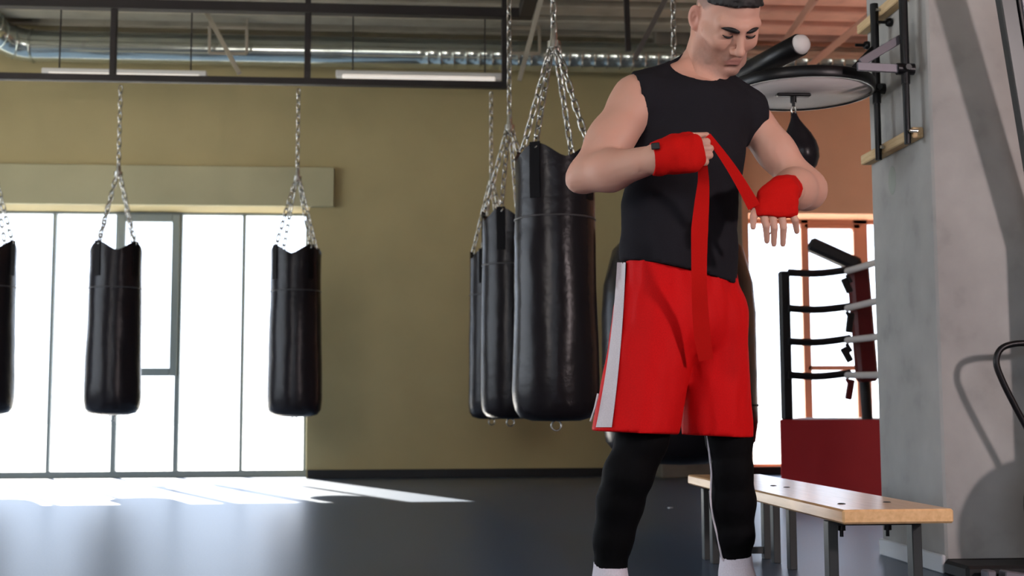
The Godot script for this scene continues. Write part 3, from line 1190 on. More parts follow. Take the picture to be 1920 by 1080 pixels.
func bag(label: String, base: Vector3, height: float, r0: float, r1: float, beam_y: float, turn: float, single: bool, seed_no: int, gather := 0.46) -> void:
	var b := thing("punching_bag", label, "punching bag", base, "punching bags on chains")
	var rng := FastNoiseLite.new()
	rng.seed = seed_no
	rng.frequency = 2.2
	var st := start()
	st.set_smooth_group(0)
	var seg := 48
	var prof := [Vector2(0.0, 0.0), Vector2(0.55, 0.002), Vector2(0.82, 0.014), Vector2(0.94, 0.04), Vector2(0.985, 0.075)]
	for i in 17:
		prof.append(Vector2(1.0, 0.11 + (0.86 - 0.11) * i / 16.0))
	var rows := []
	for i in prof.size() + 4:
		var row := []
		for k in seg:
			var a := TAU * k / seg + turn
			var y: float
			var rr: float
			if i < prof.size():
				y = prof[i].y * height
				rr = prof[i].x
			else:
				var t := (i - prof.size() + 1) / 4.0
				var ear := pow(absf(cos(2.0 * (a - turn))), 1.6)
				y = lerpf(0.86, 1.0 - 0.052 * (1.0 - ear), t) * height
				rr = 1.0 + t * 0.02
			var rad := lerpf(r0, r1, clampf(y / height, 0, 1)) * rr
			if y > 0.05:
				rad *= 1.0 + 0.035 * rng.get_noise_3d(cos(a) * 0.35, y * 1.1, sin(a) * 0.35)
			row.append(base + Vector3(cos(a) * rad, y, sin(a) * rad))
		rows.append(row)
	for i in rows.size() - 1:
		for k in seg:
			var l := (k + 1) % seg
			quad(st, rows[i][k], rows[i][l], rows[i + 1][l], rows[i + 1][k])
	# the inner side of the open top
	for k in seg:
		var l := (k + 1) % seg
		var c := base + Vector3(0, height * 0.9, 0)
		var top: Array = rows[-1]
		var ik: Vector3 = c + (top[k] - c) * Vector3(0.95, 0, 0.95)
		var il: Vector3 = c + (top[l] - c) * Vector3(0.95, 0, 0.95)
		st.set_smooth_group(1)
		quad(st, top[k], top[l], il, ik)
		for p in [ik, il, c]:
			st.add_vertex(p)
	part("bag_body", st, M.leather, b)
	# stitched seam
	st = start()
	var seam := []
	var ys := height * 0.735
	for k in seg:
		var a := TAU * k / seg + turn
		var rad := lerpf(r0, r1, 0.735) * (1.0 + 0.035 * rng.get_noise_3d(cos(a) * 0.35, ys * 1.1, sin(a) * 0.35))
		seam.append(base + Vector3(cos(a) * rad, ys, sin(a) * rad))
	tube(st, seam, 0.0045, 6, true)
	part("seam", st, M.bag_trim, b)
	# straps and rings at the four ears, chains up to one ring
	var hub := base + Vector3(0, height + gather, 0)
	for q in 4:
		var a := TAU * q / 4 + turn
		var out := Vector3(cos(a), 0, sin(a))
		st = start()
		ribbon(st, [base + out * (r1 * 1.03) + Vector3(0, height * 0.80, 0), base + out * (r1 * 1.045) + Vector3(0, height * 0.9, 0), base + out * (r1 * 1.035) + Vector3(0, height * 1.003, 0)], [0.05, 0.05, 0.05], out.cross(Vector3.UP), 0.006)
		part("strap", st, M.strap, b)
		chain(b, base + out * (r1 * 1.02) + Vector3(0, height * 0.985, 0), hub + out * 0.012, single)
	st = start()
	tube(st, [hub + Vector3(0, -0.03, 0), hub + Vector3(0, 0.07, 0)], [0.02, 0.014], 12)
	tube(st, [hub + Vector3(0, -0.02, 0), hub + Vector3(0, 0.01, 0)], 0.03, 14)
	part("swivel", st, M.chrome, b)
	chain(b, hub + Vector3(0, 0.05, 0), Vector3(base.x, beam_y, base.z), single)
	st = start()
	var ring := []
	for k in 16:
		var a := TAU * k / 16
		ring.append(base + Vector3(cos(a) * 0.022, -0.018 + sin(a) * 0.022, 0))
	tube(st, ring, 0.004, 6, true)
	part("bottom_ring", st, M.chrome, b)


func build_bags() -> void:
	link_mesh = chain_link()
	var yl := V(480, 166, ROW).y
	var yu := V(480, 22, ROW).y
	bag("black punching bag cut off by the left edge of the picture", V(-30, 778, ROW), 1.2, 0.195, 0.172, yl, 0.3, false, 1, 0.5)
	bag("black punching bag in front of the sash of the left window", V(210, 779, ROW), 1.2, 0.195, 0.172, yl, 0.55, false, 2, 0.5)
	bag("black punching bag at the right edge of the left window", V(552, 782, ROW), 1.2, 0.195, 0.172, yl, 0.9, false, 3, 0.5)
	bag("black punching bag hindmost and leftmost of the three overlapping ones", V(922, 786, 9.05), 1.2, 0.168, 0.15, yl, 0.5, false, 4, 0.5)
	bag("black punching bag in the middle of the three overlapping ones", V(957, 786, 7.28), 1.2, 0.172, 0.155, yu, 0.4, true, 5, 0.5)
	bag("big black punching bag nearest the man's elbow, front of three", V(1043, 790, 5.52), 1.2, 0.192, 0.17, yu, 0.62, true, 6, 0.48)
	# the wide bag hidden behind the man
	var zb := 6.4
	var base := V(1276, 872, zb)
	var b := thing("wide_bag", "wide black round-bottomed bag mostly hidden behind the standing man", "punching bag", base)
	var st := start()
	var top := V(1276, 425, zb).y - base.y
	var rr := 0.392
	lathe(st, [Vector2(0, 0), Vector2(rr * 0.5, 0.012), Vector2(rr * 0.82, 0.05), Vector2(rr * 0.96, 0.12), Vector2(rr, 0.22), Vector2(rr, top - 0.45), Vector2(rr * 0.97, top - 0.3), Vector2(rr * 0.85, top - 0.12), Vector2(rr * 0.6, top - 0.02), Vector2(0.1, top), Vector2(0, top)], Transform3D(Basis(), base), 48)
	part("bag_body", st, M.leather, b)
	st = start()
	var seam := []
	for k in 48:
		seam.append(base + Vector3(cos(TAU * k / 48) * rr, 0.3, sin(TAU * k / 48) * rr))
	tube(st, seam, 0.006, 6, true)
	part("seam", st, M.strap, b)
	chain(b, base + Vector3(0, top, 0), Vector3(base.x, ROOF, base.z), false)


# ---------------------------------------------------------------- bench
func build_bench() -> void:
	var H := 0.30
	var p := VY(1580, 956, H)
	var far := VY(1276, 890, H)
	var x0 := p.x
	var x1 := VY(1778, 952, H).x
	var z0 := -p.z
	var z1 := -far.z
	var b := thing("bench", "long low wooden bench on dark steel legs beside the man", "bench", Vector3((x0 + x1) / 2, 0, -(z0 + z1) / 2))
	var st := start()
	slab(st, Vector3(x0, H - 0.036, -z1), Vector3(x1, H, -z0), 0.005)
	part("seat_board", st, M.wood, b)
	for z in [z0 + 0.16, -VX(1484, 1000, x1 - 0.04).z, -VX(1454, 1000, x1 - 0.04).z, z1 - 0.2]:
		for x in [x0 + 0.022, x1 - 0.04]:
			st = start()
			slab(st, Vector3(x - 0.013, 0, -z - 0.02), Vector3(x + 0.013, H - 0.04, -z + 0.02), 0.002)
			part("leg", st, M.steel_dark, b)
		st = start()
		slab(st, Vector3(x0 + 0.02, H - 0.052, -z - 0.018), Vector3(x1 - 0.03, H - 0.036, -z + 0.018), 0.002)
		part("crossbar", st, M.steel_dark, b)
		if z < z1 - 0.25:
			continue
		st = start()
		slab(st, Vector3(x0 + 0.03, 0.02, -z - 0.012), Vector3(x1 - 0.05, 0.045, -z + 0.012), 0.002)
		part("foot_bar", st, M.steel_dark, b)
	for q in [[1578.0, 945.0], [1663.0, 942.0], [1450.0, 911.0], [1475.0, 914.0]]:
		var c := VY(q[0], q[1], H)
		st = start()
		lathe(st, [Vector2(0.0105, H - 0.002), Vector2(0.0105, H + 0.001), Vector2(0.007, H + 0.0025), Vector2(0, H + 0.003)], Transform3D(Basis(), Vector3(c.x, 0, c.z)), 16)
		part("bolt_cap", st, M.steel_dark, b)
	for q in [[1578.0, 995.0], [1664.0, 993.0]]:
		var c := V(q[0], q[1], z0 + 0.16)
		st = start()
		tube(st, [Vector3(c.x, H - 0.052, c.z), Vector3(c.x, H - 0.066, c.z)], 0.0105, 6)
		tube(st, [Vector3(c.x, H - 0.06, c.z), Vector3(c.x, H - 0.082, c.z)], 0.005, 8)
		part("nut", st, M.black_metal, b)
	st = start()
	var s := VY(1257, 953, 0.0)
	block(st, Transform3D(Basis(Vector3.UP, 0.6), s + Vector3(0, 0.003, 0)), Vector3(0.03, 0.006, 0.02), 0.002)
	tag(put("paper_scrap", done(st), M.paper), "tiny white scrap lying on the dark floor between the man's legs", "scrap")


# ---------------------------------------------------------------- exercise machine at the right edge
func build_machine() -> void:
	var z := 3.85
	var base := V(1900, 1078, z)
	base.y = 0
	var m := thing("exercise_machine", "grey and black exercise machine cut off by the right edge", "exercise machine", base)
	var st := start()
	bar(st, V(1968, 500, 4.08), V(1879, -40, 3.95), 0.055, 0.04, Vector3.BACK, 0.004)
	part("slanted_post", st, M.steel_dark, m)
	st = start()
	bar(st, V(1990, 500, 4.075), V(1898, -40, 3.945), 0.010, 0.045, Vector3.BACK, 0.002)
	part("edge_strip", st, M.black_metal, m)
	st = start()
	bar(st, V(2001, 500, 4.08), V(1909, -40, 3.95), 0.024, 0.04, Vector3.BACK, 0.004)
	part("rail", st, M.grey_metal, m)
	st = start()
	z = 4.03
	var q := [V(1990, 640, z), V(1935, 643, z), V(1900, 645, z), V(1876, 655, z), V(1868, 680, z), V(1880, 715, z), V(1905, 765, z), V(1940, 830, z), V(1970, 890, z)]
	tube(st, curve(q, 40), 0.0105, 12)
	part("handle_loop", st, M.black_metal, m)
	st = start()
	var f := V(1800, 1066, z)
	slab(st, Vector3(f.x, 0.0, -4.16), Vector3(f.x + 1.2, 0.05, -3.98), 0.01)
	part("base", st, M.rubber, m)
	st = start()
	var a := V(1842, 1072, z - 0.1)
	block(st, Transform3D(Basis(), a + Vector3(0.02, -0.03, 0)), Vector3(0.03, 0.07, 0.05), 0.004)
	block(st, Transform3D(Basis(Vector3.BACK, -0.15), a + Vector3(0.16, -0.04, 0)), Vector3(0.2, 0.06, 0.05), 0.004)
	part("foot_plate", st, M.grey_metal, m)
	# flywheel and upright outside the frame
	st = start()
	var hub := V(2055, 955, 3.93)
	lathe(st, [Vector2(0, -0.03), Vector2(0.20, -0.03), Vector2(0.23, -0.02), Vector2(0.235, 0.0), Vector2(0.23, 0.02), Vector2(0.20, 0.03), Vector2(0, 0.03)], Transform3D(Basis(Vector3.RIGHT, PI / 2), Vector3(hub.x, 0.24, hub.z)), 48)
	part("flywheel", st, M.rubber, m)
	st = start()
	var u := V(1950, 430, 4.05)
	slab(st, Vector3(u.x, 0, -4.13), Vector3(u.x + 0.16, u.y, -4.03), 0.01)
	part("upright", st, M.steel_dark, m)
	st = start()
	bar(st, V(1970, 890, z), Vector3(u.x + 0.08, V(1990, 900, z).y, -4.05), 0.03, 0.03, Vector3.BACK)
	bar(st, Vector3(u.x + 0.1, 0.24, -4.0), Vector3(hub.x, 0.24, hub.z), 0.03, 0.03, Vector3.UP)
	part("cross_piece", st, M.steel_dark, m)


# ---------------------------------------------------------------- studio lamps out of view, the softbox added to brighten the man
func build_lamp() -> void:
	studio_lamp("panel_lamp", "small square panel lamp on a stand right of the camera", Vector3(3.25, 1.6, -0.9), Vector3(1.9, 1.15, -4.0), 0.2, 160.0, Color(1.0, 0.92, 0.92))
	studio_lamp("added_softbox", "large square softbox added out of view on a stand left of the camera", Vector3(-2.1, 2.0, -0.3), Vector3(0.8, 1.2, -3.4), 1.0, 5.4, Color(1.0, 0.96, 0.94))  # unseen softbox, added to light the man from the front left


func studio_lamp(called: String, label: String, at: Vector3, to: Vector3, size: float, energy: float, c: Color) -> void:
	var l := thing(called, label, "lamp", Vector3(at.x, 0, at.z))
	var f := Transform3D(Basis.looking_at(to - at), at)
	var deep := 0.06 + size * 0.3
	var st := start()
	block(st, f * Transform3D(Basis(), Vector3(0, 0, 0.02 + deep / 2)), Vector3(size + 0.06, size + 0.06, deep), 0.02)
	part("hood", st, M.rubber, l)
	st = start()
	block(st, f * Transform3D(Basis(), Vector3(0, 0, 0.012)), Vector3(size, size, 0.012), 0.004)
	part("lamp_diffuser", st, M.lamp_glow, l)
	st = start()
	var foot := f * Vector3(0, 0, 0.02 + deep / 2)
	tube(st, [Vector3(foot.x, 0.5, foot.z), Vector3(foot.x, foot.y - size / 2, foot.z)], 0.014, 10)
	part("pole", st, M.black_metal, l)
	for k in 3:
		var a := TAU * k / 3
		st = start()
		tube(st, [Vector3(foot.x, 0.55, foot.z), Vector3(foot.x + 0.4 * cos(a), 0.01, foot.z + 0.4 * sin(a))], 0.01, 8)
		part("leg", st, M.black_metal, l)
	var glow := AreaLight3D.new()
	glow.name = called + "_light"
	add_child(glow)
	glow.look_at_from_position(f * Vector3(0, 0, -0.02), to)
	glow.area_size = Vector2(size, size)
	glow.area_normalize_energy = false
	glow.light_energy = energy
	glow.light_color = c
	glow.area_range = 20.0
	glow.shadow_enabled = true


# ---------------------------------------------------------------- the man
func R(px: float, z := 3.42) -> float:
	return px * z / F


var side_axis := Vector3(0.906, 0, -0.423)     # his left
var face_axis := Vector3(0.423, 0, 0.906)      # his front


func ell(f: Field, a: Vector3, b: Vector3, da: float, db: float, wa: float, k: float) -> void:
	# an oval trunk piece: da, db depth radii in pixels, wa the half width seen
	var w := sqrt(maxf(wa * wa - pow(da * 0.42, 2), 1.0)) / 0.906
	f.cone(a, b, R(da), R(db), k, side_axis, w / da)


func build_person() -> void:
	var z := 3.42
	var man := thing("person", "standing man in black sleeveless shirt and red shorts winding red hand wraps", "person", Vector3(V(1270, 1000, z).x, 0, -z))
	var off := Transform3D(Basis(), -man.position)

	# ---- joints
	var sh_r := V(1194, 188, 3.36)
	var el_r := V(1104, 318, 3.30)
	var wr_r := V(1224, 299, 3.13)
	var sh_l := V(1403, 218, 3.49)
	var el_l := V(1508, 352, 3.42)
	var wr_l := V(1470, 352, 3.22)

	# ---- bare body: trunk, arms, neck and legs
	var body := Field.new(V(1030, 330, 3.35) + Vector3(0, -1.2, -0.36), V(1580, 60, 3.35) + Vector3(0, 0.08, 0.36), 0.010)
	ell(body, V(1278, 590, z), V(1278, 520, z), 62, 64, 94, 0.03)
	ell(body, V(1278, 520, z), V(1284, 380, z), 66, 66, 90, 0.03)
	ell(body, V(1284, 380, z), V(1303, 220, z), 68, 72, 92, 0.03)
	body.cone(sh_r.lerp(sh_l, 0.14) + Vector3(0, 0.0, 0), sh_r.lerp(sh_l, 0.86), R(46), R(46), 0.05)
	var neck_b := V(1316, 150, 3.445)
	for s in [sh_r, sh_l]:
		body.cone(neck_b + Vector3(0, 0.03, -0.02), s.lerp(neck_b, 0.25) + Vector3(0, 0.035, -0.01), R(34), R(24), 0.04)
	body.cone(neck_b + Vector3(0, -0.05, -0.02), V(1318, 112, 3.46), R(48), R(38), 0.03)
	# right arm
	body.cone(sh_r, sh_r + Vector3(-0.008, -0.015, 0), R(46), R(46), 0.03)
	body.cone(sh_r + Vector3(0, 0.0, 0), sh_r.lerp(el_r, 0.6), R(43), R(40), 0.03)
	body.cone(sh_r.lerp(el_r, 0.55), el_r, R(39), R(31), 0.03)
	body.cone(sh_r.lerp(el_r, 0.38) + Vector3(0.008, -0.008, 0.02), sh_r.lerp(el_r, 0.68) + Vector3(0.016, 0.0, 0.02), R(28), R(28), 0.03)
	body.cone(el_r + Vector3(-0.012, -0.02, 0), el_r.lerp(wr_r, 0.35) + Vector3(0, -0.012, 0), R(30), R(35), 0.03)
	body.cone(el_r.lerp(wr_r, 0.35) + Vector3(0, -0.012, 0), wr_r, R(35), R(25), 0.03)
	body.cone(V(1086, 338, 3.31), V(1080, 340, 3.31), R(17), R(15), 0.03)
	# left arm
	body.cone(sh_l, sh_l.lerp(el_l, 0.5), R(41), R(35), 0.03)
	body.cone(sh_l.lerp(el_l, 0.5), el_l, R(35), R(33), 0.03)
	body.cone(el_l + Vector3(0.008, -0.01, 0), el_l.lerp(wr_l, 0.5) + Vector3(0, -0.006, 0), R(34), R(34), 0.05)
	body.cone(el_l.lerp(wr_l, 0.5), wr_l, R(33), R(23), 0.05)
	# legs
	var leg_r := [[1222.0, 600.0, 3.40, 52.0], [1205.0, 819.0, 3.38, 48.0], [1178.0, 890.0, 3.38, 45.0], [1163.0, 940.0, 3.40, 43.0], [1150.0, 1010.0, 3.42, 36.0], [1144.0, 1068.0, 3.43, 28.0], [1143.0, 1105.0, 3.43, 27.0]]
	var leg_l := [[1336.0, 600.0, 3.46, 46.0], [1367.0, 819.0, 3.47, 43.0], [1372.0, 885.0, 3.47, 38.0], [1374.0, 940.0, 3.49, 42.0], [1378.0, 1005.0, 3.50, 35.0], [1380.0, 1058.0, 3.51, 26.0], [1381.0, 1105.0, 3.51, 26.0]]
	for leg in [leg_r, leg_l]:
		for i in leg.size() - 1:
			var a: Array = leg[i]
			var b: Array = leg[i + 1]
			body.cone(V(a[0], a[1], a[2]), V(b[0], b[1], b[2]), R(a[3] - 4, a[2]), R(b[3] - 4, b[2]), 0.02)
	var skin_c := Color(0.79, 0.605, 0.53).srgb_to_linear()
	var mottle := FastNoiseLite.new()
	mottle.seed = 4
	mottle.frequency = 14.0
	var skin_paint := func(p: Vector3) -> Color:
		var n := mottle.get_noise_3dv(p)
		return Color(skin_c.r * (1.0 + 0.05 * n), skin_c.g * (1.0 - 0.03 * n), skin_c.b * (1.0 - 0.05 * n))
	var body_mesh := body.nets(skin_paint)

	# ---- head
	var hc := V(1363, 35, 3.37)
	var hb := Basis(Vector3.UP, deg_to_rad(16.0)) * Basis(Vector3.RIGHT, deg_to_rad(47.0)) * Basis(Vector3.BACK, deg_to_rad(6.5))
	var hs := 1.08
	var hp := func(x: float, y: float, zz: float) -> Vector3:
		return hc + hb * (Vector3(x, y, zz) * hs)
	var head := Field.new(hc + Vector3(-0.15, -0.25, -0.17), hc + Vector3(0.15, 0.16, 0.17), 0.0036)
	var hv := func(x: float, y: float, zz: float) -> Vector3:
		return Vector3(x, y, zz) * hs
	head.ball(hp.call(0, 0.028, -0.012), hb, hv.call(0.076, 0.092, 0.098), 0.0)
	head.ball(hp.call(0, -0.035, 0.03), hb, hv.call(0.06, 0.078, 0.062), 0.03)
	head.cone(hp.call(-0.012, -0.102, 0.072), hp.call(0.012, -0.102, 0.072), 0.019 * hs, 0.019 * hs, 0.025)
	for s in [-1.0, 1.0]:
		head.cone(hp.call(s * 0.041, -0.095, 0.044), hp.call(s * 0.016, -0.101, 0.068), 0.0165 * hs, 0.016 * hs, 0.02)
		head.cone(hp.call(s * 0.052, -0.070, 0.012), hp.call(s * 0.041, -0.095, 0.044), 0.017 * hs, 0.0165 * hs, 0.022)
		head.cone(hp.call(s * 0.058, -0.015, -0.004), hp.call(s * 0.052, -0.070, 0.012), 0.017 * hs, 0.017 * hs, 0.026)
		head.cone(hp.call(s * 0.046, -0.026, 0.066), hp.call(s * 0.062, -0.016, 0.035), 0.017 * hs, 0.014 * hs, 0.025)
		head.cone(hp.call(s * 0.012, 0.026, 0.087), hp.call(s * 0.048, 0.026, 0.068), 0.011 * hs, 0.011 * hs, 0.02)
	for s in [-1.0, 1.0]:
		head.ball(hp.call(s * 0.031, 0.007, 0.096), hb, hv.call(0.019, 0.0125, 0.016), 0.012, true)
		head.ball(hp.call(s * 0.031, 0.005, 0.0755), hb, hv.call(0.0155, 0.0125, 0.0135), 0.005)
	head.cone(hp.call(0, 0.02, 0.084), hp.call(0, -0.03, 0.113), 0.0085 * hs, 0.0105 * hs, 0.012)
	head.ball(hp.call(0, -0.033, 0.112), hb, hv.call(0.012, 0.0105, 0.011), 0.008)
	for s in [-1.0, 1.0]:
		head.ball(hp.call(s * 0.0125, -0.037, 0.1), hb, hv.call(0.0085, 0.008, 0.0105), 0.007)
		head.ball(hp.call(s * 0.0065, -0.045, 0.105), hb, hv.call(0.0035, 0.004, 0.005), 0.003, true)
	# mouth
	head.ball(hp.call(0, -0.068, 0.081), hb, hv.call(0.029, 0.02, 0.0125), 0.014)
	head.cone(hp.call(-0.018, -0.066, 0.0895), hp.call(0.018, -0.066, 0.0895), 0.0052 * hs, 0.0052 * hs, 0.006)
	head.cone(hp.call(-0.014, -0.076, 0.0895), hp.call(0.014, -0.076, 0.0895), 0.006 * hs, 0.006 * hs, 0.006)
	head.cone(hp.call(-0.023, -0.071, 0.098), hp.call(0.023, -0.071, 0.098), 0.0028, 0.0028, 0.003, Vector3.ZERO, 1.0, true)
	head.ball(hp.call(0, -0.088, 0.094), hb, hv.call(0.018, 0.006, 0.008), 0.006, true)
	# ears
	for s in [-1.0, 1.0]:
		var eb: Basis = hb * Basis(Vector3.UP, s * -0.65) * Basis(Vector3.RIGHT, -0.2)
		head.ball(hp.call(s * 0.083, -0.004, -0.014), eb, hv.call(0.0085, 0.033, 0.0195), 0.006)
		head.ball(hp.call(s * 0.079, -0.026, -0.006), eb, hv.call(0.0075, 0.013, 0.01), 0.006)
		head.ball(hp.call(s * 0.0915, -0.003, -0.006), eb, hv.call(0.0085, 0.021, 0.0115), 0.003, true)
		head.cone(hp.call(s * 0.086, 0.004, -0.012), hp.call(s * 0.086, -0.014, -0.018), 0.004, 0.004, 0.003)
	# neck
	head.cone(V(1337, 62, 3.45), neck_b + Vector3(0, -0.03, -0.015), R(42), R(52), 0.012)
	for s in [-1.0, 1.0]:
		head.cone(hp.call(s * 0.056, -0.045, -0.04), neck_b + Vector3(s * 0.016, -0.04, 0.045), R(11), R(11), 0.025)
	var head_basis := hb
	var head_paint := func(p: Vector3) -> Color:
		var q: Vector3 = head_basis.inverse() * (p - hc) / hs
		var c: Color = skin_paint.call(p)
		# cropped hair on the sides and the back of the skull
		var hairline := 0.0
		if absf(q.x) > 0.04 or q.z < -0.02:
			hairline = clampf((q.y - 0.0 - clampf((q.z + 0.01) * 1.2, -0.06, 0.07)) / 0.02, 0.0, 1.0) * clampf((0.066 - q.z) / 0.012, 0.0, 1.0)
		if absf(q.x) > 0.074 and q.y < 0.03:
			hairline = 0.0
		c = c.lerp(Color(0.13, 0.105, 0.095), hairline * 0.62)
		# stubble of beard and moustache
		var jaw := clampf((-0.05 - q.y + absf(q.x) * 0.28) / 0.015, 0.0, 1.0) * clampf((q.z + 0.005) / 0.05, 0.0, 1.0) * clampf((q.y + 0.128 - absf(q.x) * 0.3) / 0.012, 0.0, 1.0) * clampf((q.z - 0.01 + (q.y + 0.08) * 0.9) / 0.015, 0.0, 1.0)
		var grit := 0.5 + 0.5 * mottle.get_noise_3dv(p * 9.0)
		c = c.lerp(Color(0.12, 0.075, 0.065), jaw * (0.26 + 0.25 * grit))
		# lips
		if absf(q.x) < 0.024 - absf(q.y + 0.071) * 0.9 and absf(q.y + 0.071) < 0.0095 and q.z > 0.082:
			c = c.lerp(Color(0.38, 0.16, 0.14), 0.7)
		if absf(q.x) > 0.078 and q.y < 0.034 and q.y > -0.045:
			c = c.lerp(Color(0.52, 0.17, 0.13), 0.35)
		return c
	var head_mesh := head.nets(head_paint)

	# ---- right hand, closed round the wrap
	var hr := Field.new(V(1195, 350, 3.14) + Vector3(0, 0, -0.09), V(1365, 225, 3.14) + Vector3(0, 0, 0.09), 0.0032)
	var hr_palm := Field.new(hr.lo, V(1365, 225, 3.14) + Vector3(0, 0, 0.09), 0.0032)
	for f in [hr, hr_palm]:
		f.cone(V(1196, 305, 3.15), V(1232, 298, 3.125), R(21), R(24), 0.01)
		f.cone(V(1232, 297, 3.125), V(1262, 288, 3.115), R(26), R(29), 0.015)
		for i in 4:
			var y := 268.0 + i * 13.0
			f.cone(V(1245, 284 + i * 7, 3.12), V(1300 + [0, 4, 4, 0][i], y, 3.10), R(17), R(13.5), 0.012)
		f.ball(V(1274, 288, 3.125), Basis(Vector3.BACK, 0.1), Vector3(R(36), R(31), R(17)), 0.015)
	for i in 4:
		var y := 265.0 + i * 12.5
		var kx: float = [1302.0, 1306.0, 1304.0, 1299.0][i]
		var tip: float = [1325.0, 1331.0, 1330.0, 1322.0][i]
		var mcp := V(kx, y + 2, 3.10)
		var pip := V(tip, y + 1, 3.115)
		var dip := V(tip - 3, y + 3, 3.15)
		var end := V(tip - 24, y + 4, 3.16)
		hr.cone(mcp, pip, R(7.4), R(6.9), 0.002)
		hr.cone(pip, dip, R(6.8), R(6.3), 0.002)
		hr.cone(dip, end, R(6.2), R(5.4), 0.002)
		hr_palm.cone(mcp, mcp.lerp(pip, 0.45), R(8.2), R(7.6), 0.01)
	hr.cone(V(1262, 268, 3.13), V(1296, 256, 3.13), R(10), R(7.5), 0.008)
	hr.cone(V(1296, 256, 3.13), V(1325, 253, 3.125), R(7.0), R(5.2), 0.003)
	hr_palm.cone(V(1256, 272, 3.13), V(1292, 259, 3.13), R(12), R(10), 0.012)
	var hand_r_mesh := hr.nets(skin_paint)
	hr_palm.swell(0.0035)
	hr_palm.plane(Vector3(-1, -0.1, 0).normalized(), V(1221, 300, 3.13))
	hr_palm.plane(Vector3(1, 0.25, 0).normalized(), V(1318, 280, 3.10))
	var turns := FastNoiseLite.new()
	turns.seed = 8
	turns.frequency = 20.0
	hr_palm.ripple(turns, 0.003, Vector3(1.6, 0.6, 0.6))

	# ---- left hand, open, fingers down
	var hl := Field.new(V(1390, 480, 3.2) + Vector3(0, 0, -0.10), V(1530, 315, 3.2) + Vector3(0, 0, 0.10), 0.0032)
	var hl_palm := Field.new(hl.lo, V(1530, 315, 3.2) + Vector3(0, 0, 0.10), 0.0032)
	for f in [hl, hl_palm]:
		f.cone(V(1486, 356, 3.27), V(1466, 356, 3.20), R(25), R(25), 0.01)
		for i in 4:
			f.cone(V(1456 + i * 7, 360, 3.19), V(1430 + i * 17.5, 398 - [0, 0, 0, 4][i], 3.155), R(17), R(11), 0.012)
		f.ball(V(1455, 375, 3.175), Basis(Vector3.BACK, -0.5), Vector3(R(33), R(30), R(15)), 0.015)
		f.cone(V(1448, 366, 3.19), V(1418, 388, 3.17), R(14), R(9), 0.012)
	var tips := [[1438.0, 452.0], [1451.0, 458.0], [1468.0, 458.0], [1494.0, 434.0]]
	for i in 4:
		var m0 := V(1430 + i * 17.5, 398 - [0, 0, 0, 4][i], 3.155)
		var t0: Array = tips[i]
		var e := V(t0[0], t0[1], 3.17)
		var mid := m0.lerp(e, 0.5) + Vector3(0, 0, 0.012)
		hl.cone(m0, mid, R(7.2), R(6.4), 0.002)
		hl.cone(mid, e, R(6.3), R(4.9), 0.002)
		hl_palm.cone(m0, m0.lerp(mid, 0.25), R(9), R(7.6), 0.01)
	hl.cone(V(1420, 386, 3.165), V(1413, 406, 3.155), R(8), R(7), 0.004)
	hl.cone(V(1413, 406, 3.155), V(1412, 426, 3.155), R(6.6), R(5), 0.003)
	var hand_l_mesh := hl.nets(skin_paint)
	hl_palm.swell(0.0035)
	hl_palm.plane(Vector3(1, 0, -0.6).normalized(), V(1490, 360, 3.24))
	hl_palm.plane(Vector3(-0.05, -1, 0).normalized(), V(1450, 408, 3.16))
	hl_palm.ripple(turns, 0.003, Vector3(0.7, 1.5, 0.7))

	# one continuous body
	var join := SurfaceTool.new()
	join.begin(Mesh.PRIMITIVE_TRIANGLES)
	for m in [body_mesh, head_mesh, hand_r_mesh, hand_l_mesh]:
		join.append_from(m, 0, Transform3D.IDENTITY)
	put("body", join.commit(), M.skin, man, off)

	# ---- shirt
	var cloth := FastNoiseLite.new()
	cloth.seed = 12
	cloth.frequency = 5.0
	var shirt := Field.new(V(1110, 560, 3.42) + Vector3(0, 0, -0.30), V(1470, 70, 3.42) + Vector3(0, 0, 0.30), 0.007)
	ell(shirt, V(1274, 570, z), V(1274, 480, z), 88, 86, 118, 0.02)
	ell(shirt, V(1274, 480, z), V(1276, 390, z), 86, 84, 116, 0.02)
	ell(shirt, V(1276, 390, z), V(1290, 290, z), 84, 84, 112, 0.02)
	ell(shirt, V(1290, 290, z), V(1304, 215, z), 84, 80, 109, 0.02)
	shirt.cone(sh_r.lerp(sh_l, 0.10), sh_r.lerp(sh_l, 0.90), R(52), R(52), 0.05)
	for s in [sh_r, sh_l]:
		shirt.cone(neck_b + Vector3(0, 0.03, -0.02), s.lerp(neck_b, 0.25) + Vector3(0, 0.035, -0.01), R(40), R(30), 0.04)
		shirt.cone(s, s, R(52), R(52), 0.03)
	shirt.ripple(cloth, 0.006, Vector3(0.8, 1.3, 0.8))
	shirt.plane(Vector3(-0.2, -1, 0).normalized(), V(1275, 515, z))
	shirt.ball(V(1316, 92, 3.36), Basis(), Vector3.ONE * R(67), 0.0, true)
	shirt.cone(V(1090, 205, 3.36), V(1098, 205, 3.36), R(112), R(112), 0.0, Vector3.ZERO, 1.0, true)
	shirt.cone(V(1512, 215, 3.49), V(1508, 215, 3.49), R(94), R(94), 0.0, Vector3.ZERO, 1.0, true)
	put("tank_top", shirt.nets(), M.shirt, man, off)

	# ---- shorts with a side stripe
	var sh := Field.new(V(1080, 850, 3.42) + Vector3(0, 0, -0.30), V(1450, 470, 3.42) + Vector3(0, 0, 0.30), 0.007)
	ell(sh, V(1279, 500, z), V(1281, 600, z), 76, 84, 114, 0.02)
	sh.cone(V(1232, 590, 3.40), V(1186, 840, 3.36), R(82), R(79), 0.02)
	sh.cone(V(1334, 590, 3.45), V(1346, 840, 3.47), R(70), R(67), 0.02)
	var folds := FastNoiseLite.new()
	folds.seed = 23
	folds.frequency = 6.0
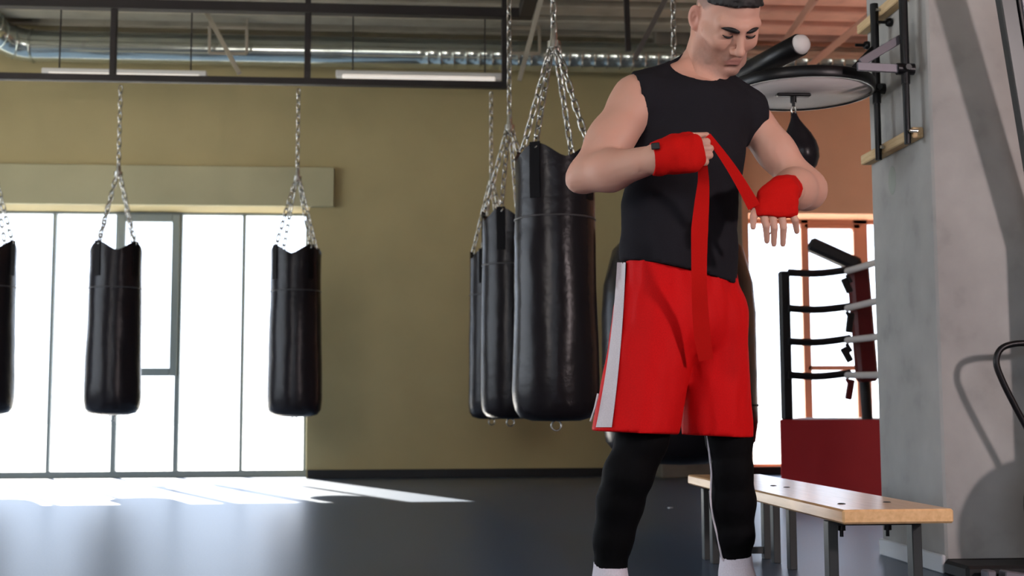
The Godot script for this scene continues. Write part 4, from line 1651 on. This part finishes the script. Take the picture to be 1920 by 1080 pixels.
	sh.ripple(folds, 0.009, Vector3(2.0, 0.5, 2.0))
	sh.plane(Vector3(-0.05, -1, 0).normalized(), V(1262, 815, 3.3))
	var shorts := put("shorts", sh.nets(), M.shorts, man, off)
	var st := start()
	st.set_smooth_group(0)
	var rows := []
	for i in 61:
		var t := i / 60.0
		var py := lerpf(492.0, 801.0, t)
		var xl := lerpf(1157.0, 1117.0, t * t * 0.6 + t * 0.4)
		var xr := lerpf(1173.0, 1147.0, t * t * 0.6 + t * 0.4)
		var row := []
		for k in 5:
			var p := V(lerpf(xl, xr, k / 4.0), py, 3.15)
			var go := (p - EYE).normalized() * 0.002
			for n in 250:
				if sh.at(p) < 0.0045:
					break
				p += go
			row.append(p)
		rows.append(row)
	for i in 60:
		for k in 4:
			quad(st, rows[i][k], rows[i + 1][k], rows[i + 1][k + 1], rows[i][k + 1])
	put("side_stripe", done(st), M.stripe, shorts)
	st = start()
	tube(st, curve([V(1121, 738, 3.33), V(1115, 765, 3.33), V(1107, 790, 3.335)], 8), R(1.8), 6)
	put("slit_piping", done(st), M.stripe, shorts)

	# ---- leggings and socks
	var lg := Field.new(V(1090, 1075, 3.45) + Vector3(0, -0.02, -0.16), V(1450, 690, 3.45) + Vector3(0, 0, 0.2), 0.006)
	for leg in [leg_r, leg_l]:
		for i in leg.size() - 1:
			var a: Array = leg[i]
			var b: Array = leg[i + 1]
			lg.cone(V(a[0], a[1], a[2]), V(b[0], b[1], b[2]), R(a[3], a[2]), R(b[3], b[2]), 0.02)
	lg.ripple(cloth, 0.003, Vector3(1.2, 2.5, 1.2))
	lg.plane(Vector3(0.04, -1, 0).normalized(), V(1260, 1058, 3.45))
	lg.plane(Vector3.UP, V(1280, 720, 3.42))
	var leggings := put("leggings", lg.nets(), M.leggings, man, off)
	st = start()
	var pip := []
	for q in [[1326.0, 815.0, 3.455], [1331.0, 860.0, 3.455], [1334.0, 890.0, 3.455], [1332.0, 930.0, 3.46], [1336.0, 965.0, 3.47], [1345.0, 1005.0, 3.48], [1352.0, 1040.0, 3.49], [1356.0, 1052.0, 3.49]]:
		pip.append(V(q[0], q[1], q[2]))
	tube(st, curve(pip, 36), R(2.0), 6)
	put("seam_piping", done(st), M.stripe, leggings)
	for leg in [leg_r, leg_l]:
		var a: Array = leg[5]
		var top := V(a[0], a[1] - 12, a[2])
		var low := Vector3(top.x, 0.09, top.z)
		var fwd := Vector3(0.30, 0, 0.95)
		if leg == leg_r:
			fwd = Vector3(-0.12, 0, 0.99)
		var sock := Field.new(top + Vector3(-0.12, -0.24, -0.16), top + Vector3(0.14, 0.05, 0.3), 0.006)
		sock.cone(top, low, R(31), R(30), 0.01)
		sock.cone(low, low + fwd * 0.09 + Vector3(0, -0.04, 0), R(29), R(25), 0.03)
		sock.plane(Vector3(0.0, 1, 0), top + Vector3(0, 0.012, 0))
		sock.plane(Vector3(0, -1, 0), Vector3(0, 0.02, 0))
		put("sock", sock.nets(), M.sock, man, off)
		var shoe := Field.new(Vector3(top.x - 0.2, -0.01, top.z - 0.16), Vector3(top.x + 0.24, 0.12, top.z + 0.34), 0.007)
		shoe.cone(Vector3(low.x, 0.04, low.z) - fwd * 0.03, Vector3(low.x, 0.035, low.z) + fwd * 0.17, 0.05, 0.046, 0.0)
		shoe.cone(Vector3(low.x, 0.065, low.z), Vector3(low.x, 0.05, low.z) + fwd * 0.08, 0.05, 0.04, 0.02)
		shoe.plane(Vector3.DOWN, Vector3(0, 0.002, 0))
		shoe.plane(Vector3.UP, Vector3(0, 0.095, 0))
		put("shoe", shoe.nets(), M.shoe, man, off)

	# ---- hand wraps and the loose band between the hands
	var wrap_r := put("hand_wrap", hr_palm.nets(), M.wrap, man, off)
	var wrap_l := put("hand_wrap", hl_palm.nets(), M.wrap, man, off)
	st = start()
	var w0 := V(1327, 254, 3.11)
	var w1 := V(1414, 388, 3.15)
	var band := []
	var widths := []
	for i in 13:
		var t := i / 12.0
		band.append(w0.lerp(w1, t) + Vector3(0.004 * sin(PI * t), 0.004 * sin(PI * t), 0))
		widths.append(lerpf(R(11), R(23), t))
	ribbon(st, band, widths, Vector3(0.8, 0.4, 0.25), 0.0016)
	put("loose_band", done(st), M.wrap, wrap_l)
	st = start()
	band = []
	for q in [[1317.0, 306.0, 3.13], [1319.0, 340.0, 3.15], [1316.0, 380.0, 3.17], [1312.0, 430.0, 3.18], [1311.0, 480.0, 3.19], [1311.0, 530.0, 3.20], [1313.0, 580.0, 3.22], [1317.0, 630.0, 3.24], [1324.0, 675.0, 3.26]]:
		band.append(V(q[0], q[1], q[2]))
	band = curve(band, 32)
	widths = []
	for i in band.size():
		var wl := [16.0, 20.0, 26.0, 30.0, 28.0, 27.0, 29.0, 30.0, 26.0]
		widths.append(R(lerpf(wl[mini(i / 4, 8)], wl[mini(i / 4 + 1, 8)], (i % 4) / 4.0)))
	ribbon(st, band, widths, Vector3(0.95, 0, 0.2), 0.0018)
	put("hanging_end", done(st), M.wrap, wrap_r)
	st = start()
	block(st, Transform3D(Basis(Vector3.BACK, 0.1), V(1229, 274, 3.075)), Vector3(R(15), R(12), 0.006), 0.002)
	put("closure_tab", done(st), M.rubber, wrap_r)

	# ---- hair and eyebrows
	var hair := Field.new(hc + Vector3(-0.15, -0.08, -0.17), hc + Vector3(0.15, 0.18, 0.17), 0.005)
	hair.ball(hp.call(0, 0.044, -0.01), hb, hv.call(0.079, 0.094, 0.103), 0.0)
	hair.plane((hb * Vector3(0, -1, 0.42)).normalized(), hp.call(0, 0.082, 0.09))
	hair.plane((hb * Vector3(0, -1, -0.1)).normalized(), hp.call(0, 0.058, 0.0))
	var strands := FastNoiseLite.new()
	strands.seed = 2
	strands.frequency = 40.0
	hair.ripple(strands, 0.006, Vector3(1, 1, 1))
	put("hair", hair.nets(), M.hair, man, off)
	for s in [-1.0, 1.0]:
		st = start()
		var eb := []
		for i in 7:
			var t := i / 6.0
			eb.append(hp.call(s * lerpf(0.010, 0.052, t), 0.0185 + 0.005 * sin(PI * t * 0.8) - 0.003 * t, 0.0962 - 0.0225 * t * t))
		tube(st, eb, [0.0042, 0.007, 0.0075, 0.007, 0.0062, 0.0046, 0.0024], 8)
		put("eyebrow", done(st), M.hair, man, off)
		st = start()
		var la := []
		for i in 7:
			var t := i / 6.0 * 2.0 - 1.0
			la.append(hp.call(s * 0.031 + t * 0.0145, -0.0015 + 0.003 * t * t, 0.0905 - 0.008 * t * t))
		tube(st, la, [0.0012, 0.0022, 0.0028, 0.003, 0.0028, 0.0022, 0.0012], 6)
		put("eyelashes", done(st), M.hair, man, off)
